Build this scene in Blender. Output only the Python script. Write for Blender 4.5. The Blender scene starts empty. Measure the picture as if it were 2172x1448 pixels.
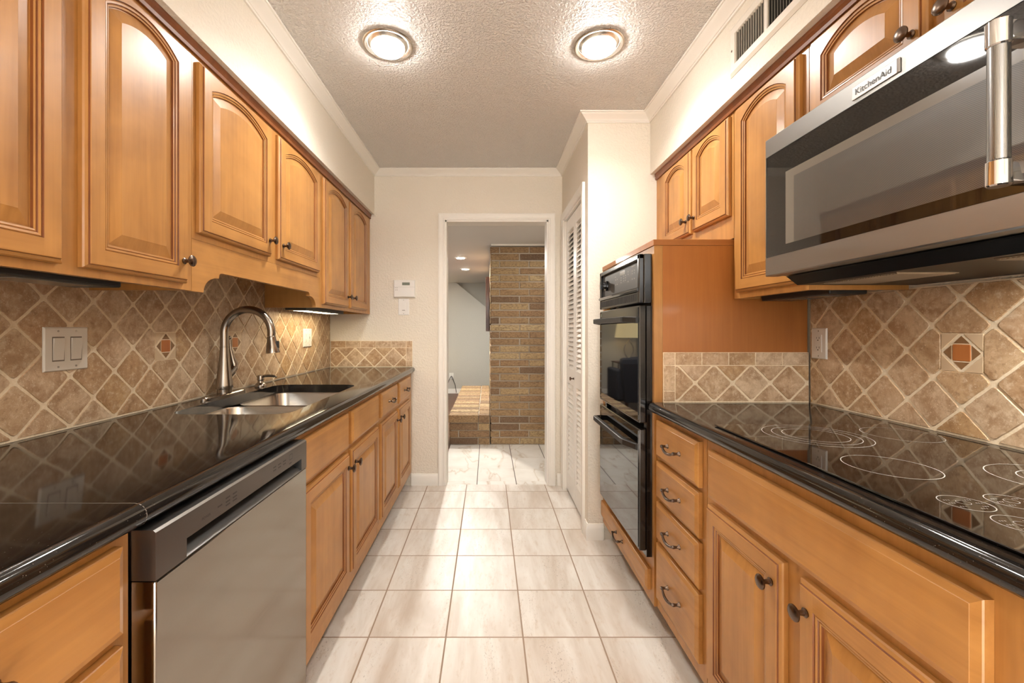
import bpy, bmesh, math, random
from mathutils import Vector, Matrix
R = random.Random(7)
PI = math.pi
sc = bpy.context.scene
COL = sc.collection

# ------------------------------------------------------------------ camera, world, exposure, daylight
H = 1.21
cam_d = bpy.data.cameras.new('camera'); cam = bpy.data.objects.new('camera', cam_d); COL.objects.link(cam)
cam.location = (0, 0, H); cam.rotation_euler = (PI/2, 0, 0)
cam_d.sensor_width = 36; cam_d.lens = 907.5/2172*36
cam_d.shift_x = 50.6/2172; cam_d.shift_y = -25/2172
cam_d.clip_start = 0.02
sc.camera = cam
sc.view_settings.view_transform = 'Standard'; sc.view_settings.look = 'None'
sc.view_settings.gamma = 1; sc.view_settings.use_curve_mapping = False
sc.view_settings.exposure = 0.0
w = bpy.data.worlds.new('world'); sc.world = w; w.use_nodes = True
w.node_tree.nodes['Background'].inputs[0].default_value = (0.85, 0.92, 1, 1)
w.node_tree.nodes['Background'].inputs[1].default_value = 0.6
sc.cycles.use_denoising = True
sc.cycles.max_bounces = 10; sc.cycles.diffuse_bounces = 5; sc.cycles.glossy_bounces = 5
sc.cycles.sample_clamp_indirect = 6.0
sc.cycles.caustics_reflective = False; sc.cycles.caustics_refractive = False

def area(name, loc, size, power, color, rot=(0, 0, 0), sy=None, shape='RECTANGLE', spread=PI):
    l = bpy.data.lights.new(name, 'AREA'); l.shape = shape; l.size = size
    if shape in ('RECTANGLE', 'ELLIPSE'): l.size_y = sy or size
    l.energy = power; l.color = color; l.spread = spread
    o = bpy.data.objects.new(name, l); o.location = loc; o.rotation_euler = rot; COL.objects.link(o)
    return o
# daylight through the glass doors behind the camera; added fill lamps for ceiling, hall and den
area('daylight', (0.0, -2.55, 1.15), 1.9, 26, (0.93, 0.97, 1.0), (PI/2, 0, 0), 2.0)
pl = bpy.data.lights.new('rear_fill_point', 'POINT'); pl.energy = 30; pl.color = (1.0, .965, .91); pl.shadow_soft_size = .22  # unseen point lamp, added behind the camera to lift the ceiling
po = bpy.data.objects.new('rear_fill_point', pl); po.location = (0.05, -1.25, 1.9); COL.objects.link(po)
sl_ = bpy.data.lights.new('sun', 'SUN'); sl_.energy = 86; sl_.color = (1, .965, .91); sl_.angle = .02
so = bpy.data.objects.new('sun', sl_); so.rotation_euler = (math.radians(44), 0, 0); so.location = (0, -6, 6); COL.objects.link(so)
area('hall_fill', (1.25, 3.95, 2.09), 0.5, 15, (1.0, 0.97, 0.92), (0, 0, 0), 0.5)  # added fill for the hall, no fixture stands here
area('den_fill', (-2.9, 5.8, 1.3), 2.0, 45, (0.97, 0.98, 1.0), (0, -PI/2, 0), 1.6)  # added fill to brighten the den, no window on that side

# ------------------------------------------------------------------ materials
MATS = {}
def new_mat(name):
    m = bpy.data.materials.new(name); m.use_nodes = True; MATS[name] = m
    nt = m.node_tree
    return m, nt, nt.nodes['Principled BSDF'], nt.links
def S(r, g, b):
    f = lambda c: (c/255/12.92) if c/255 <= .04045 else ((c/255+.055)/1.055)**2.4
    return (f(r), f(g), f(b), 1)
def simple(name, col, rough=.5, metal=0, spec=.5, coat=0, emit=None, es=0, aniso=0):
    m, nt, b, L = new_mat(name)
    b.inputs['Base Color'].default_value = col; b.inputs['Roughness'].default_value = rough
    b.inputs['Metallic'].default_value = metal; b.inputs['Specular IOR Level'].default_value = spec
    b.inputs['Coat Weight'].default_value = coat; b.inputs['Coat Roughness'].default_value = .08
    if aniso: b.inputs['Anisotropic'].default_value = aniso
    if emit: b.inputs['Emission Color'].default_value = emit; b.inputs['Emission Strength'].default_value = es
    return m
class N:
    """small node-building helper"""
    def __init__(s, nt): s.nt = nt; s.L = nt.links
    def n(s, t, **kw):
        x = s.nt.nodes.new(t)
        for k, v in kw.items():
            if hasattr(x, k): setattr(x, k, v)
        return x
    def put(s, sock, v):
        if hasattr(v, 'is_linked') or isinstance(v, bpy.types.NodeSocket): s.L.new(v, sock)
        else: sock.default_value = v
    def math(s, op, a, b=0.0, c=0.0):
        x = s.n('ShaderNodeMath', operation=op)
        s.put(x.inputs[0], a); s.put(x.inputs[1], b); s.put(x.inputs[2], c)
        return x.outputs[0]
    def pos(s): return s.n('ShaderNodeNewGeometry').outputs['Position']
    def rnd(s): return s.n('ShaderNodeObjectInfo').outputs['Random']
    def scale(s, v, sc3, off=None):
        x = s.n('ShaderNodeVectorMath', operation='MULTIPLY'); s.put(x.inputs[0], v); x.inputs[1].default_value = sc3
        if off is None: return x.outputs[0]
        y = s.n('ShaderNodeVectorMath', operation='ADD'); s.L.new(x.outputs[0], y.inputs[0]); s.put(y.inputs[1], off)
        return y.outputs[0]
    def noise(s, v, sca, det=4, rough=.55, dist=0):
        x = s.n('ShaderNodeTexNoise'); s.L.new(v, x.inputs['Vector'])
        x.inputs['Scale'].default_value = sca; x.inputs['Detail'].default_value = det
        x.inputs['Roughness'].default_value = rough; x.inputs['Distortion'].default_value = dist
        return x.outputs['Fac']
    def ramp(s, f, stops):
        x = s.n('ShaderNodeValToRGB'); s.L.new(f, x.inputs[0]); e = x.color_ramp.elements
        while len(e) < len(stops): e.new(.5)
        for k, (p, c) in enumerate(stops): e[k].position = p; e[k].color = c
        return x.outputs[0]
    def mix(s, f, a, b, mode='MIX'):
        x = s.n('ShaderNodeMix', data_type='RGBA', blend_type=mode)
        s.put(x.inputs[0], f); s.put(x.inputs[6], a); s.put(x.inputs[7], b)
        return x.outputs[2]
    def bump(s, h, st, dist=.002, nrm=None):
        x = s.n('ShaderNodeBump'); x.inputs['Strength'].default_value = st; x.inputs['Distance'].default_value = dist
        s.L.new(h, x.inputs['Height'])
        if nrm is not None: s.L.new(nrm, x.inputs['Normal'])
        return x.outputs[0]
g = lambda v: (v, v, v, 1)

def wood(name, light, dark, axis, rough=.36, coat=.10, blotch=1.0):
    m, nt, b, L = new_mat(name); k = N(nt)
    off = k.math('MULTIPLY', k.rnd(), 7.0)
    st = {'z': (26, 26, 1.3), 'y': (26, 1.3, 26), 'x': (1.3, 26, 26)}[axis]
    p = k.pos(); v = k.scale(p, st, off)
    grain = k.noise(v, 1.0, 5, .6, .6)
    fine = k.noise(k.scale(p, tuple(c*5 for c in st), off), 1.0, 2, .5)
    blo = k.noise(k.scale(p, (5, 5, 5), off), 1.0, 3, .6, .4)
    f = k.math('ADD', k.math('MULTIPLY', grain, .42), k.math('ADD', k.math('MULTIPLY', blo, .50*blotch), k.math('MULTIPLY', fine, .12)))
    c = k.ramp(f, [(.30, dark), (.66, light)])
    knots = k.ramp(k.noise(k.scale(p, tuple(x*1.4 for x in st), off), 1.0, 3, .7, 1.0), [(.70, g(0)), (.78, g(1))])
    c = k.mix(k.math('MULTIPLY', knots, .25), c, S(140, 80, 36))
    L.new(c, b.inputs['Base Color'])
    b.inputs['Roughness'].default_value = rough
    b.inputs['Coat Weight'].default_value = coat; b.inputs['Coat Roughness'].default_value = .12
    L.new(k.bump(fine, .06, .001), b.inputs['Normal'])
    return m
WL, WD = S(184, 133, 73), S(144, 96, 46)
WOOD = wood('maple_upright', WL, WD, 'z')
WOODH = wood('maple_level', WL, WD, 'y')
WOODX = wood('maple_crosswise', WL, WD, 'x')
GLAZE = wood('maple_glaze_line', S(126, 72, 32), S(94, 50, 22), 'z', .4, .1)
VEN = wood('brown_veneer', S(178, 114, 54), S(156, 95, 42), 'z', .42, .1, .5)
TOE = simple('toe_kick_brown', S(92, 58, 34), .6)
DARKWOOD = wood('dark_walnut', S(84, 48, 30), S(54, 30, 20), 'y', .35, .2)

def wall_mat(name, col, bump=.35, sca=70, rough=.55):
    m, nt, b, L = new_mat(name); k = N(nt); p = k.pos()
    b.inputs['Base Color'].default_value = col; b.inputs['Roughness'].default_value = rough
    a = k.noise(p, sca, 3, .55); c = k.ramp(a, [(.40, g(0)), (.62, g(1))])
    L.new(k.bump(c, bump, .004), b.inputs['Normal'])
    return m
WALL = wall_mat('cream_textured_paint', S(226, 218, 204))
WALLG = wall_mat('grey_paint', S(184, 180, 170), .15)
def popcorn():
    m, nt, b, L = new_mat('popcorn_ceiling_paint'); k = N(nt); p = k.pos()
    b.inputs['Base Color'].default_value = S(236, 232, 227); b.inputs['Roughness'].default_value = .32
    b.inputs['Specular IOR Level'].default_value = .6
    a = k.ramp(k.noise(p, 95, 3, .6), [(.42, g(0)), (.66, g(1))])
    L.new(k.bump(a, .8, .010), b.inputs['Normal'])
    return m
CEIL = popcorn()
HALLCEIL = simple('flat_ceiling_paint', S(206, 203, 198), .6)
WHITE = simple('white_trim_paint', S(236, 232, 224), .35)
PLASTIC = simple('almond_plastic', S(226, 219, 208), .35)
WPLASTIC = simple('white_plastic', S(232, 230, 226), .35)
DARKSLOT = simple('dark_slot', S(40, 36, 33), .6)
LCD = simple('lcd_grey', S(112, 118, 106), .25)
BRONZE = simple('oil_rubbed_bronze', S(106, 90, 79), .27, 1)
NICKEL = simple('brushed_nickel', S(158, 149, 139), .22, 1)
CHROME = simple('chrome', S(225, 225, 228), .06, 1)
BLACK = simple('black_enamel', S(17, 16, 16), .18, 0, .5, .3)
BLACKM = simple('black_plastic', S(26, 25, 24), .45)
GLASSB = simple('black_oven_glass', S(10, 9, 9), .03, 0, .9)
PANELG = simple('charcoal_control_panel', S(62, 57, 52), .42, 0, .35)
PRINT = simple('pale_print', S(160, 156, 150), .5)
PRINTD = simple('dark_print', S(48, 45, 43), .5)
BULB = simple('lit_bulb_lens', S(255, 250, 240), .4, emit=(1, .96, .90, 1), es=110)
LEDS = simple('lit_strip_lens', S(255, 240, 205), .4, emit=(1, .84, .56, 1), es=5)
HOODL = simple('lit_hood_lens', S(235, 250, 250), .3, emit=(.86, 1, 1, 1), es=1.6)
SHADE = simple('lit_lamp_shade', S(220, 200, 150), .8, emit=(1, .80, .42, 1), es=.9)
NAVY = simple('navy_upholstery', S(34, 37, 46), .8)
CORD = simple('black_cord', S(40, 38, 36), .6)
def steel(name, col, rough=.30, axis='y', metal=1.0):
    m, nt, b, L = new_mat(name); k = N(nt)
    b.inputs['Base Color'].default_value = col; b.inputs['Metallic'].default_value = metal
    st = {'y': (900, 4, 900), 'z': (900, 900, 4), 'x': (4, 900, 900)}[axis]
    n = k.noise(k.scale(k.pos(), st), 1, 2)
    L.new(k.math('ADD', k.math('MULTIPLY', n, .16), rough-.08), b.inputs['Roughness'])
    L.new(k.bump(n, .05, .0004), b.inputs['Normal'])
    return m
STEEL = steel('brushed_stainless', S(158, 156, 153), .33, 'y')
STEELD = steel('smooth_stainless_panel', S(168, 162, 154), .12, 'y')
STEELC = steel('dark_stainless_strip', S(116, 110, 106), .32, 'y')
SINKM = steel('sink_stainless', S(205, 200, 192), .24, 'x')

def granite():
    m, nt, b, L = new_mat('black_granite'); k = N(nt); p = k.pos()
    fl = k.ramp(k.noise(p, 420, 2, .5), [(.70, g(0)), (.76, g(1))])
    v = k.n('ShaderNodeTexVoronoi'); L.new(p, v.inputs['Vector']); v.inputs['Scale'].default_value = 150
    sp = k.ramp(v.outputs['Distance'], [(.06, g(1)), (.11, g(0))])
    c = k.mix(fl, S(27, 24, 22), S(66, 60, 55)); c = k.mix(k.math('MULTIPLY', sp, .5), c, S(150, 140, 130))
    L.new(c, b.inputs['Base Color']); b.inputs['Roughness'].default_value = .07
    b.inputs['Specular IOR Level'].default_value = .55
    return m
GRANITE = granite()
SEAM = simple('granite_seam', S(120, 114, 108), .3)
def cooktop_glass():
    m, nt, b, L = new_mat('black_ceramic_glass'); k = N(nt)
    b.inputs['Base Color'].default_value = S(14, 12, 11); b.inputs['Roughness'].default_value = .035
    b.inputs['Specular IOR Level'].default_value = .8
    return m
CERAN = cooktop_glass()

def travertine():
    m, nt, b, L = new_mat('tumbled_travertine'); k = N(nt); p = k.pos()
    at = k.n('ShaderNodeAttribute'); at.attribute_name = 'tint'; t = at.outputs['Fac']
    base = k.ramp(t, [(0, S(194, 164, 132)), (.25, S(206, 180, 150)), (.5, S(186, 152, 114)), (.75, S(214, 192, 164)), (1, S(186, 148, 100))])
    off = k.math('MULTIPLY', t, 31.0)
    q = k.scale(p, (1, 1, 1), off)
    cl = k.noise(q, 15, 6, .68, .6)
    c = k.mix(k.ramp(cl, [(.38, g(.65)), (.60, g(0))]), base, S(142, 104, 66))
    cl2 = k.noise(q, 60, 5, .7)
    c = k.mix(k.ramp(cl2, [(.52, g(0)), (.72, g(.7))]), c, S(226, 208, 182))
    c = k.mix(k.ramp(cl2, [(.30, g(.55)), (.44, g(0))]), c, S(128, 96, 66))
    patch = k.ramp(k.noise(q, 22, 2, .5), [(.50, g(.15)), (.62, g(1))])
    pit = k.math('MULTIPLY', k.ramp(k.noise(p, 230, 3, .65), [(.60, g(0)), (.66, g(1))]), patch)
    c = k.mix(k.math('MULTIPLY', pit, .75), c, S(236, 220, 194))
    dk = k.ramp(k.noise(q, 320, 2, .5), [(.68, g(0)), (.73, g(.7))])
    c = k.mix(dk, c, S(104, 76, 52))
    L.new(c, b.inputs['Base Color']); b.inputs['Roughness'].default_value = .48
    hgt = k.math('SUBTRACT', k.math('MULTIPLY', cl2, .7), k.math('MULTIPLY', pit, .5))
    L.new(k.bump(hgt, .5, .0022), b.inputs['Normal'])
    return m
TRAV = travertine()
def grout():
    m, nt, b, L = new_mat('sand_grout'); k = N(nt); p = k.pos()
    n = k.noise(p, 130, 3, .6)
    L.new(k.ramp(n, [(.3, S(224, 205, 174)), (.7, S(240, 225, 200))]), b.inputs['Base Color'])
    b.inputs['Roughness'].default_value = .85; L.new(k.bump(n, .4, .002), b.inputs['Normal'])
    return m
GROUT = grout()
RUST = wood('rust_stone', S(190, 122, 66), S(164, 94, 50), 'z', .45, 0)
BROWNST = simple('brown_stone', S(136, 102, 68), .5)
BEIGEST = simple('beige_stone', S(210, 186, 154), .5)

def tile_floor(name, ox, oy, pitch, gw, body, groutc, rough, gx=None):
    m, nt, b, L = new_mat(name); k = N(nt); p = k.pos()
    sx = k.n('ShaderNodeSeparateXYZ'); L.new(p, sx.inputs[0])
    u = k.math('DIVIDE', k.math('SUBTRACT', sx.outputs[0], ox), pitch)
    v = k.math('DIVIDE', k.math('SUBTRACT', sx.outputs[1], oy), pitch)
    def edge(q, width):
        fr = k.math('FRACT', k.math('ADD', q, 100.0))
        d = k.math('MINIMUM', fr, k.math('SUBTRACT', 1.0, fr))
        mr = k.n('ShaderNodeMapRange'); L.new(d, mr.inputs[0])
        mr.inputs[1].default_value = width/pitch/2*.7; mr.inputs[2].default_value = width/pitch/2*1.3
        return mr.outputs[0]
    eu, ev = edge(u, gw), edge(v, gx or gw)
    cu, cv = k.math('FLOOR', k.math('ADD', u, 100.0)), k.math('FLOOR', k.math('ADD', v, 100.0))
    wn = k.n('ShaderNodeTexWhiteNoise', noise_dimensions='2D')
    cb = k.n('ShaderNodeCombineXYZ'); L.new(cu, cb.inputs[0]); L.new(cv, cb.inputs[1]); L.new(cb.outputs[0], wn.inputs['Vector'])
    rnd = wn.outputs['Value']
    c = body(k, p, rnd)
    c = k.mix(ev, groutc[1], c); c = k.mix(eu, groutc[0], c)
    L.new(c, b.inputs['Base Color'])
    mask = k.math('MINIMUM', eu, ev)
    mr = k.n('ShaderNodeMapRange'); L.new(mask, mr.inputs[0]); mr.inputs[3].default_value = .8; mr.inputs[4].default_value = rough
    L.new(mr.outputs[0], b.inputs['Roughness'])
    L.new(k.bump(mask, .5, .0015), b.inputs['Normal'])
    return m
def body_trav(k, p, r):
    off = k.math('MULTIPLY', r, 23.0)
    s1 = k.noise(k.scale(p, (9, 1.6, 1), off), 1, 4, .6, .5)
    c = k.ramp(s1, [(.30, S(192, 178, 164)), (.50, S(210, 201, 191)), (.68, S(224, 219, 212))])
    s2 = k.noise(k.scale(p, (60, 18, 1), off), 1, 4, .65)
    c = k.mix(k.ramp(s2, [(.55, g(0)), (.72, g(.4))]), c, S(186, 162, 138))
    band = k.ramp(k.noise(k.scale(p, (7, 1.2, 1), off), 1.3, 2, .5), [(.52, g(0)), (.66, g(1))])
    pit = k.ramp(k.noise(k.scale(p, (190, 100, 1), off), 1, 2, .5, .6), [(.62, g(0)), (.67, g(1))])
    return k.mix(k.math('MULTIPLY', k.math('MULTIPLY', pit, band), .55), c, S(128, 112, 100))
FLOORM = tile_floor('travertine_floor_tile', -.1666, 1.684, .3040, .006, body_trav, (S(150, 128, 108), S(154, 132, 112)), .38)
def body_marble(k, p, r):
    off = k.math('MULTIPLY', r, 19.0)
    a = k.noise(k.scale(p, (3, 1.0, 1), off), 1.3, 4, .5, .6)
    vein = k.math('ABSOLUTE', k.math('SUBTRACT', a, .5))
    c = k.ramp(vein, [(0, S(206, 190, 172)), (.005, S(226, 218, 207)), (.03, S(238, 234, 227))])
    return k.mix(k.ramp(k.noise(k.scale(p, (1, 1, 1), off), 5, 3), [(.4, g(0)), (.7, g(.35))]), c, S(206, 196, 182))
MARBLE = tile_floor('white_marble_tile', -.088, 3.421, .310, .007, body_marble, (S(96, 86, 78), S(186, 176, 164)), .22, .003)
WOODFL = wood('dark_plank_floor', S(104, 72, 54), S(72, 48, 36), 'y', .3, .2)
def brick():
    m, nt, b, L = new_mat('tan_brick'); k = N(nt); p = k.pos()
    at = k.n('ShaderNodeAttribute'); at.attribute_name = 'tint'; t = at.outputs['Fac']
    c = k.ramp(t, [(0, S(98, 78, 62)), (.2, S(136, 108, 80)), (.4, S(158, 130, 94)), (.6, S(144, 114, 84)), (.8, S(168, 142, 104)), (1, S(182, 160, 122))])
    n = k.noise(k.scale(p, (1, 1, 2.2), k.math('MULTIPLY', t, 17.0)), 40, 4, .65)
    c = k.mix(k.ramp(n, [(.36, g(.75)), (.58, g(0))]), c, S(92, 66, 44)); c = k.mix(k.ramp(k.noise(p, 150, 3, .7), [(.56, g(0)), (.70, g(.6))]), c, S(206, 180, 136))
    L.new(c, b.inputs['Base Color']); b.inputs['Roughness'].default_value = .85
    L.new(k.bump(n, .6, .004), b.inputs['Normal'])
    return m
BRICK = brick()
MORTAR = simple('grey_mortar', S(180, 168, 152), .9)
def window_mesh():
    m, nt, b, L = new_mat('microwave_window_mesh'); k = N(nt); p = k.pos()
    sx = k.n('ShaderNodeSeparateXYZ'); L.new(p, sx.inputs[0])
    d = k.math('MULTIPLY', k.math('SINE', k.math('MULTIPLY', sx.outputs[1], 2*PI/.0036)), k.math('SINE', k.math('MULTIPLY', sx.outputs[2], 2*PI/.0036)))
    c = k.ramp(d, [(0, S(34, 31, 28)), (.35, S(82, 76, 69))])
    L.new(c, b.inputs['Base Color']); b.inputs['Roughness'].default_value = .35
    b.inputs['Coat Weight'].default_value = 1; b.inputs['Coat IOR'].default_value = 1.8; b.inputs['Coat Roughness'].default_value = .02
    return m
MWMESH = window_mesh()
MWBEZ = simple('microwave_window_bezel', S(112, 106, 98), .2, 0, .5, .6)
FILTER = steel('aluminium_grease_filter', S(150, 140, 128), .45, 'x')

# ------------------------------------------------------------------ mesh helpers
WORLD = {}          # object name -> world origin (no rotations used for parents)
class MB:
    def __init__(s): s.v = []; s.f = []; s.m = []; s.t = []; s.cur = 0.0
    def add(s, vs, fs, m=0):
        b = len(s.v); s.v += [tuple(x) for x in vs]
        for f in fs: s.f.append([b+i for i in f]); s.m.append(m); s.t.append(s.cur)
        return s
    def box(s, x0, x1, y0, y1, z0, z1, m=0):
        return s.add([(x0,y0,z0),(x1,y0,z0),(x1,y1,z0),(x0,y1,z0),(x0,y0,z1),(x1,y0,z1),(x1,y1,z1),(x0,y1,z1)],
                     [(0,3,2,1),(4,5,6,7),(0,1,5,4),(1,2,6,5),(2,3,7,6),(3,0,4,7)], m)
    def loft(s, loops, closed=True, cap0=False, cap1=False, m=0):
        n = len(loops[0]); vs = [p for l in loops for p in l]; fs = []
        for i in range(len(loops)-1):
            for j in range(n if closed else n-1):
                a, b = i*n+j, i*n+(j+1) % n
                fs.append((a, b, b+n, a+n))
        if cap0: fs.append(tuple(range(n))[::-1])
        if cap1: fs.append(tuple((len(loops)-1)*n+j for j in range(n)))
        return s.add(vs, fs, m)
    def lathe(s, o, axis, prof, seg=20, cap0=True, cap1=True, m=0, sx=1.0, sy=1.0):
        a = Vector(axis).normalized(); u = a.orthogonal().normalized(); w_ = a.cross(u); o = Vector(o)
        loops = [[o + a*h + (u*math.cos(2*PI*k/seg)*sx + w_*math.sin(2*PI*k/seg)*sy)*r for k in range(seg)] for r, h in prof]
        return s.loft(loops, True, cap0, cap1, m)
    def tube(s, pts, rad, seg=10, m=0, cap=True):
        P = [Vector(p) for p in pts]; n = len(P); rr = rad if isinstance(rad, (list, tuple)) else [rad]*n
        loops = []; u = None
        for i in range(n):
            t = (P[min(i+1, n-1)] - P[max(i-1, 0)]).normalized()
            u = t.orthogonal().normalized() if u is None else (u - t*u.dot(t)).normalized()
            w_ = t.cross(u)
            loops.append([P[i] + (u*math.cos(2*PI*k/seg) + w_*math.sin(2*PI*k/seg))*rr[i] for k in range(seg)])
        return s.loft(loops, True, cap, cap, m)
    def prism(s, poly, fn, d0, d1, m=0):
        return s.loft([[fn(u, v, d0) for u, v in poly], [fn(u, v, d1) for u, v in poly]], True, True, True, m)
    def sbox(s, x0, x1, y0, y1, z0, z1, b=.004, m=0):
        """box with chamfered edges"""
        bm = bmesh.new(); bmesh.ops.create_cube(bm, size=1)
        for v in bm.verts:
            v.co = ((x0+x1)/2+v.co.x*(x1-x0), (y0+y1)/2+v.co.y*(y1-y0), (z0+z1)/2+v.co.z*(z1-z0))
        bmesh.ops.bevel(bm, geom=bm.edges[:]+bm.verts[:], offset=min(b, .49*min(x1-x0, y1-y0, z1-z0)), segments=2, affect='EDGES', profile=.5)
        bm.verts.index_update()
        s.add([v.co[:] for v in bm.verts], [[v.index for v in f.verts] for f in bm.faces], m); bm.free()
        return s
    def build(s, name, mats, parent=None, smooth=None, weld=False, origin=None):
        mats = mats if isinstance(mats, (list, tuple)) else [mats]
        xs, ys, zs = zip(*s.v)
        o = Vector(origin) if origin else Vector(((min(xs)+max(xs))/2, (min(ys)+max(ys))/2, min(zs)))
        me = bpy.data.meshes.new(name)
        me.from_pydata([(Vector(p)-o)[:] for p in s.v], [], s.f)
        for mt in mats: me.materials.append(mt)
        me.polygons.foreach_set('material_index', s.m)
        if any(s.t):
            at = me.attributes.new('tint', 'FLOAT', 'FACE'); at.data.foreach_set('value', s.t)
        bm = bmesh.new(); bm.from_mesh(me)
        if weld: bmesh.ops.remove_doubles(bm, verts=bm.verts[:], dist=1e-5)
        bmesh.ops.recalc_face_normals(bm, faces=bm.faces[:])
        bm.to_mesh(me); bm.free()
        ob = bpy.data.objects.new(name, me); COL.objects.link(ob)
        if parent is not None:
            ob.parent = parent; ob.location = o - WORLD[parent.name]
        else: ob.location = o
        WORLD[ob.name] = o
        if smooth is not None:
            me.polygons.foreach_set('use_smooth', [True]*len(me.polygons))
            me.set_sharp_from_angle(angle=math.radians(smooth))
        me.update()
        return ob
def tag(o, label=None, cat=None, group=None, kind=None):
    if label: o['label'] = label
    if cat: o['category'] = cat
    if group: o['group'] = group
    if kind: o['kind'] = kind
    return o
def thing(name, loc, label, cat, group=None):
    o = bpy.data.objects.new(name, None); COL.objects.link(o); o.location = loc; o.empty_display_size = .05
    WORLD[o.name] = Vector(loc)
    return tag(o, label, cat, group)
def struct(mb, name, mats, **kw): return tag(mb.build(name, mats, **kw), kind='structure')
FX = lambda x0, sgn: (lambda u, v, d: (x0 + sgn*d, u, v))      # vertical plane at X = x0, facing sgn * X; u = Y, v = Z
FY = lambda y0, sgn: (lambda u, v, d: (u, y0 + sgn*d, v))      # vertical plane at Y = y0; u = X, v = Z
def text_part(name, body, size, fn, u, v, d, mat, parent, flip=False, bold=0.0, shear=0):
    cu = bpy.data.curves.new(name, 'FONT'); cu.body = body; cu.size = size; cu.align_x = 'CENTER'; cu.align_y = 'CENTER'
    cu.offset = bold; cu.shear = shear
    t = bpy.data.objects.new('tmp_text', cu); COL.objects.link(t)
    bpy.context.view_layer.update()
    me = t.evaluated_get(bpy.context.evaluated_depsgraph_get()).to_mesh()
    mb = MB(); sg = -1 if flip else 1
    mb.add([fn(u+sg*p.co.x, v+p.co.y, d) for p in me.vertices], [list(q.vertices) for q in me.polygons])
    bpy.data.objects.remove(t); bpy.data.curves.remove(cu)
    return mb.build(name, mat, parent)

# ------------------------------------------------------------------ the room
XL, XR, YB, ZC = -1.235, 1.287, 3.33, 2.45
YN = -2.6
SL, SR, ZS = -.886, .936, 2.106          # soffit faces and underside
struct(MB().box(XL-.1, XR+.1, YN-.1, 3.345, -.1, 0), 'floor', FLOORM)
struct(MB().box(-.395, 2.4, 3.345, 4.6, -.1, 0), 'floor_hall', MARBLE)
struct(MB().box(-3.2, -.395, 3.345, 8.4, -.1, 0).box(-.395, 2.4, 4.6, 8.4, -.1, 0), 'floor_den', WOODFL)
struct(MB().box(XL-.1, XR+.1, YN-.1, YB+.12, ZC, ZC+.1), 'ceiling', CEIL)
struct(MB().box(-3.2, 2.4, YB+.12, 8.4, 2.107, 2.2), 'ceiling_hall', HALLCEIL)
struct(MB().box(XL-.1, XL, YN, YB+.12, 0, ZC), 'wall_left', WALL)
struct(MB().box(XR, XR+.1, YN, YB+.12, 0, ZC), 'wall_right', WALL)
struct(MB().box(XL, SL, YN, YB, ZS, ZC), 'wall_left_soffit', WALL)
struct(MB().box(SR, XR, YN, 2.47, ZS, ZC), 'wall_right_soffit', WALL)
DX0, DX1, DZ = -.335, .468, 2.061
struct(MB().box(XL, DX0, YB, YB+.12, 0, ZC).box(DX1, XR, YB, YB+.12, 0, ZC).box(DX0, DX1, YB, YB+.12, DZ, ZC), 'wall_back', WALL)
PX, PY0, PY1, PZ = .576, 2.60, 3.235, 2.035     # pantry wall and its door opening
struct(MB().box(PX, PX+.1, 2.47, PY0, 0, ZC).box(PX, PX+.1, PY1, YB, 0, ZC).box(PX, PX+.1, PY0, PY1, PZ, ZC), 'wall_pantry_side', WALL)
struct(MB().box(PX+.1, XR, 2.47, 2.57, 0, ZC), 'wall_pantry_front', WALL)
struct(MB().box(XL, -.95, YN-.1, YN, 0, ZC).box(.95, XR, YN-.1, YN, 0, ZC).box(-.95, .95, YN-.1, YN, 2.15, ZC), 'wall_rear', WALL)
mb = MB()
for a, b_ in ((-.95, -.89), (-.03, .03), (.89, .95)): mb.box(a, b_, YN-.08, YN-.02, 0, 2.15)
mb.box(-.95, .95, YN-.08, YN-.02, 2.09, 2.15).box(-.95, .95, YN-.08, YN-.02, 0, .06)
struct(mb, 'window_1', WHITE)
struct(MB().box(-3.2, 2.4, 8.19, 8.3, 0, 2.107), 'wall_den_far', wall_mat('den_far_darker_grey', S(160, 156, 145), .15))  # far wall in a darker grey than the stair wall
struct(MB().box(-3.3, -3.2, 3.345, 8.4, 0, 2.2), 'wall_den_left', WALLG)
struct(MB().box(2.4, 2.5, 3.345, 8.4, 0, 2.2), 'wall_hall_right', WALL)
struct(MB().box(-3.2, XL-.1, YB+.02, YB+.12, 0, 2.2).box(XR+.1, 2.4, YB+.02, YB+.12, 0, 2.2), 'wall_hall_near', WALLG)
# sloping stair wall in the den
FYd = FY(8.135, 1)
struct(MB().prism([(-1.6, 0), (.05, 0), (.05, 1.56), (-.05, 1.645), (-.61, 2.105), (-1.6, 2.105)], FYd, 0, .05), 'wall_den_stair', WALLG)
struct(MB().box(-1.6, .05, 8.121, 8.135, 0, .09), 'baseboard_den', WHITE)

def sweep(mb, path, prof, side=1):
    """profile points (offset from wall, z) swept along a polyline of wall corners with mitred corners"""
    P = [Vector(p) for p in path]; n = len(P)
    def off(i, o):
        ds = []
        if i > 0: ds.append((P[i]-P[i-1]).normalized())
        if i < n-1: ds.append((P[i+1]-P[i]).normalized())
        ns = [Vector((d.y, -d.x))*side for d in ds]
        if len(ns) == 1: return P[i] + ns[0]*o
        m_ = (ns[0]+ns[1]); return P[i] + m_*(o/(m_.dot(ns[0])))
    loops = [[(*off(i, o), z) for o, z in prof] for i in range(n)]
    return mb.loft(loops, False)
crown = [(0, 2.402), (.007, 2.402), (.009, 2.408), (.013, 2.409), (.015, 2.413), (.020, 2.418), (.030, 2.426), (.040, 2.434), (.046, 2.438), (.048, 2.442), (.054, 2.443), (.056, 2.446), (.056, 2.4495), (0, 2.4495)]
struct(sweep(MB(), [(SL, YN+.01), (SL, YB), (PX, YB), (PX, 2.47), (SR, 2.47), (SR, YN+.01)], crown), 'trim_1', WHITE, smooth=40)
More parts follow.
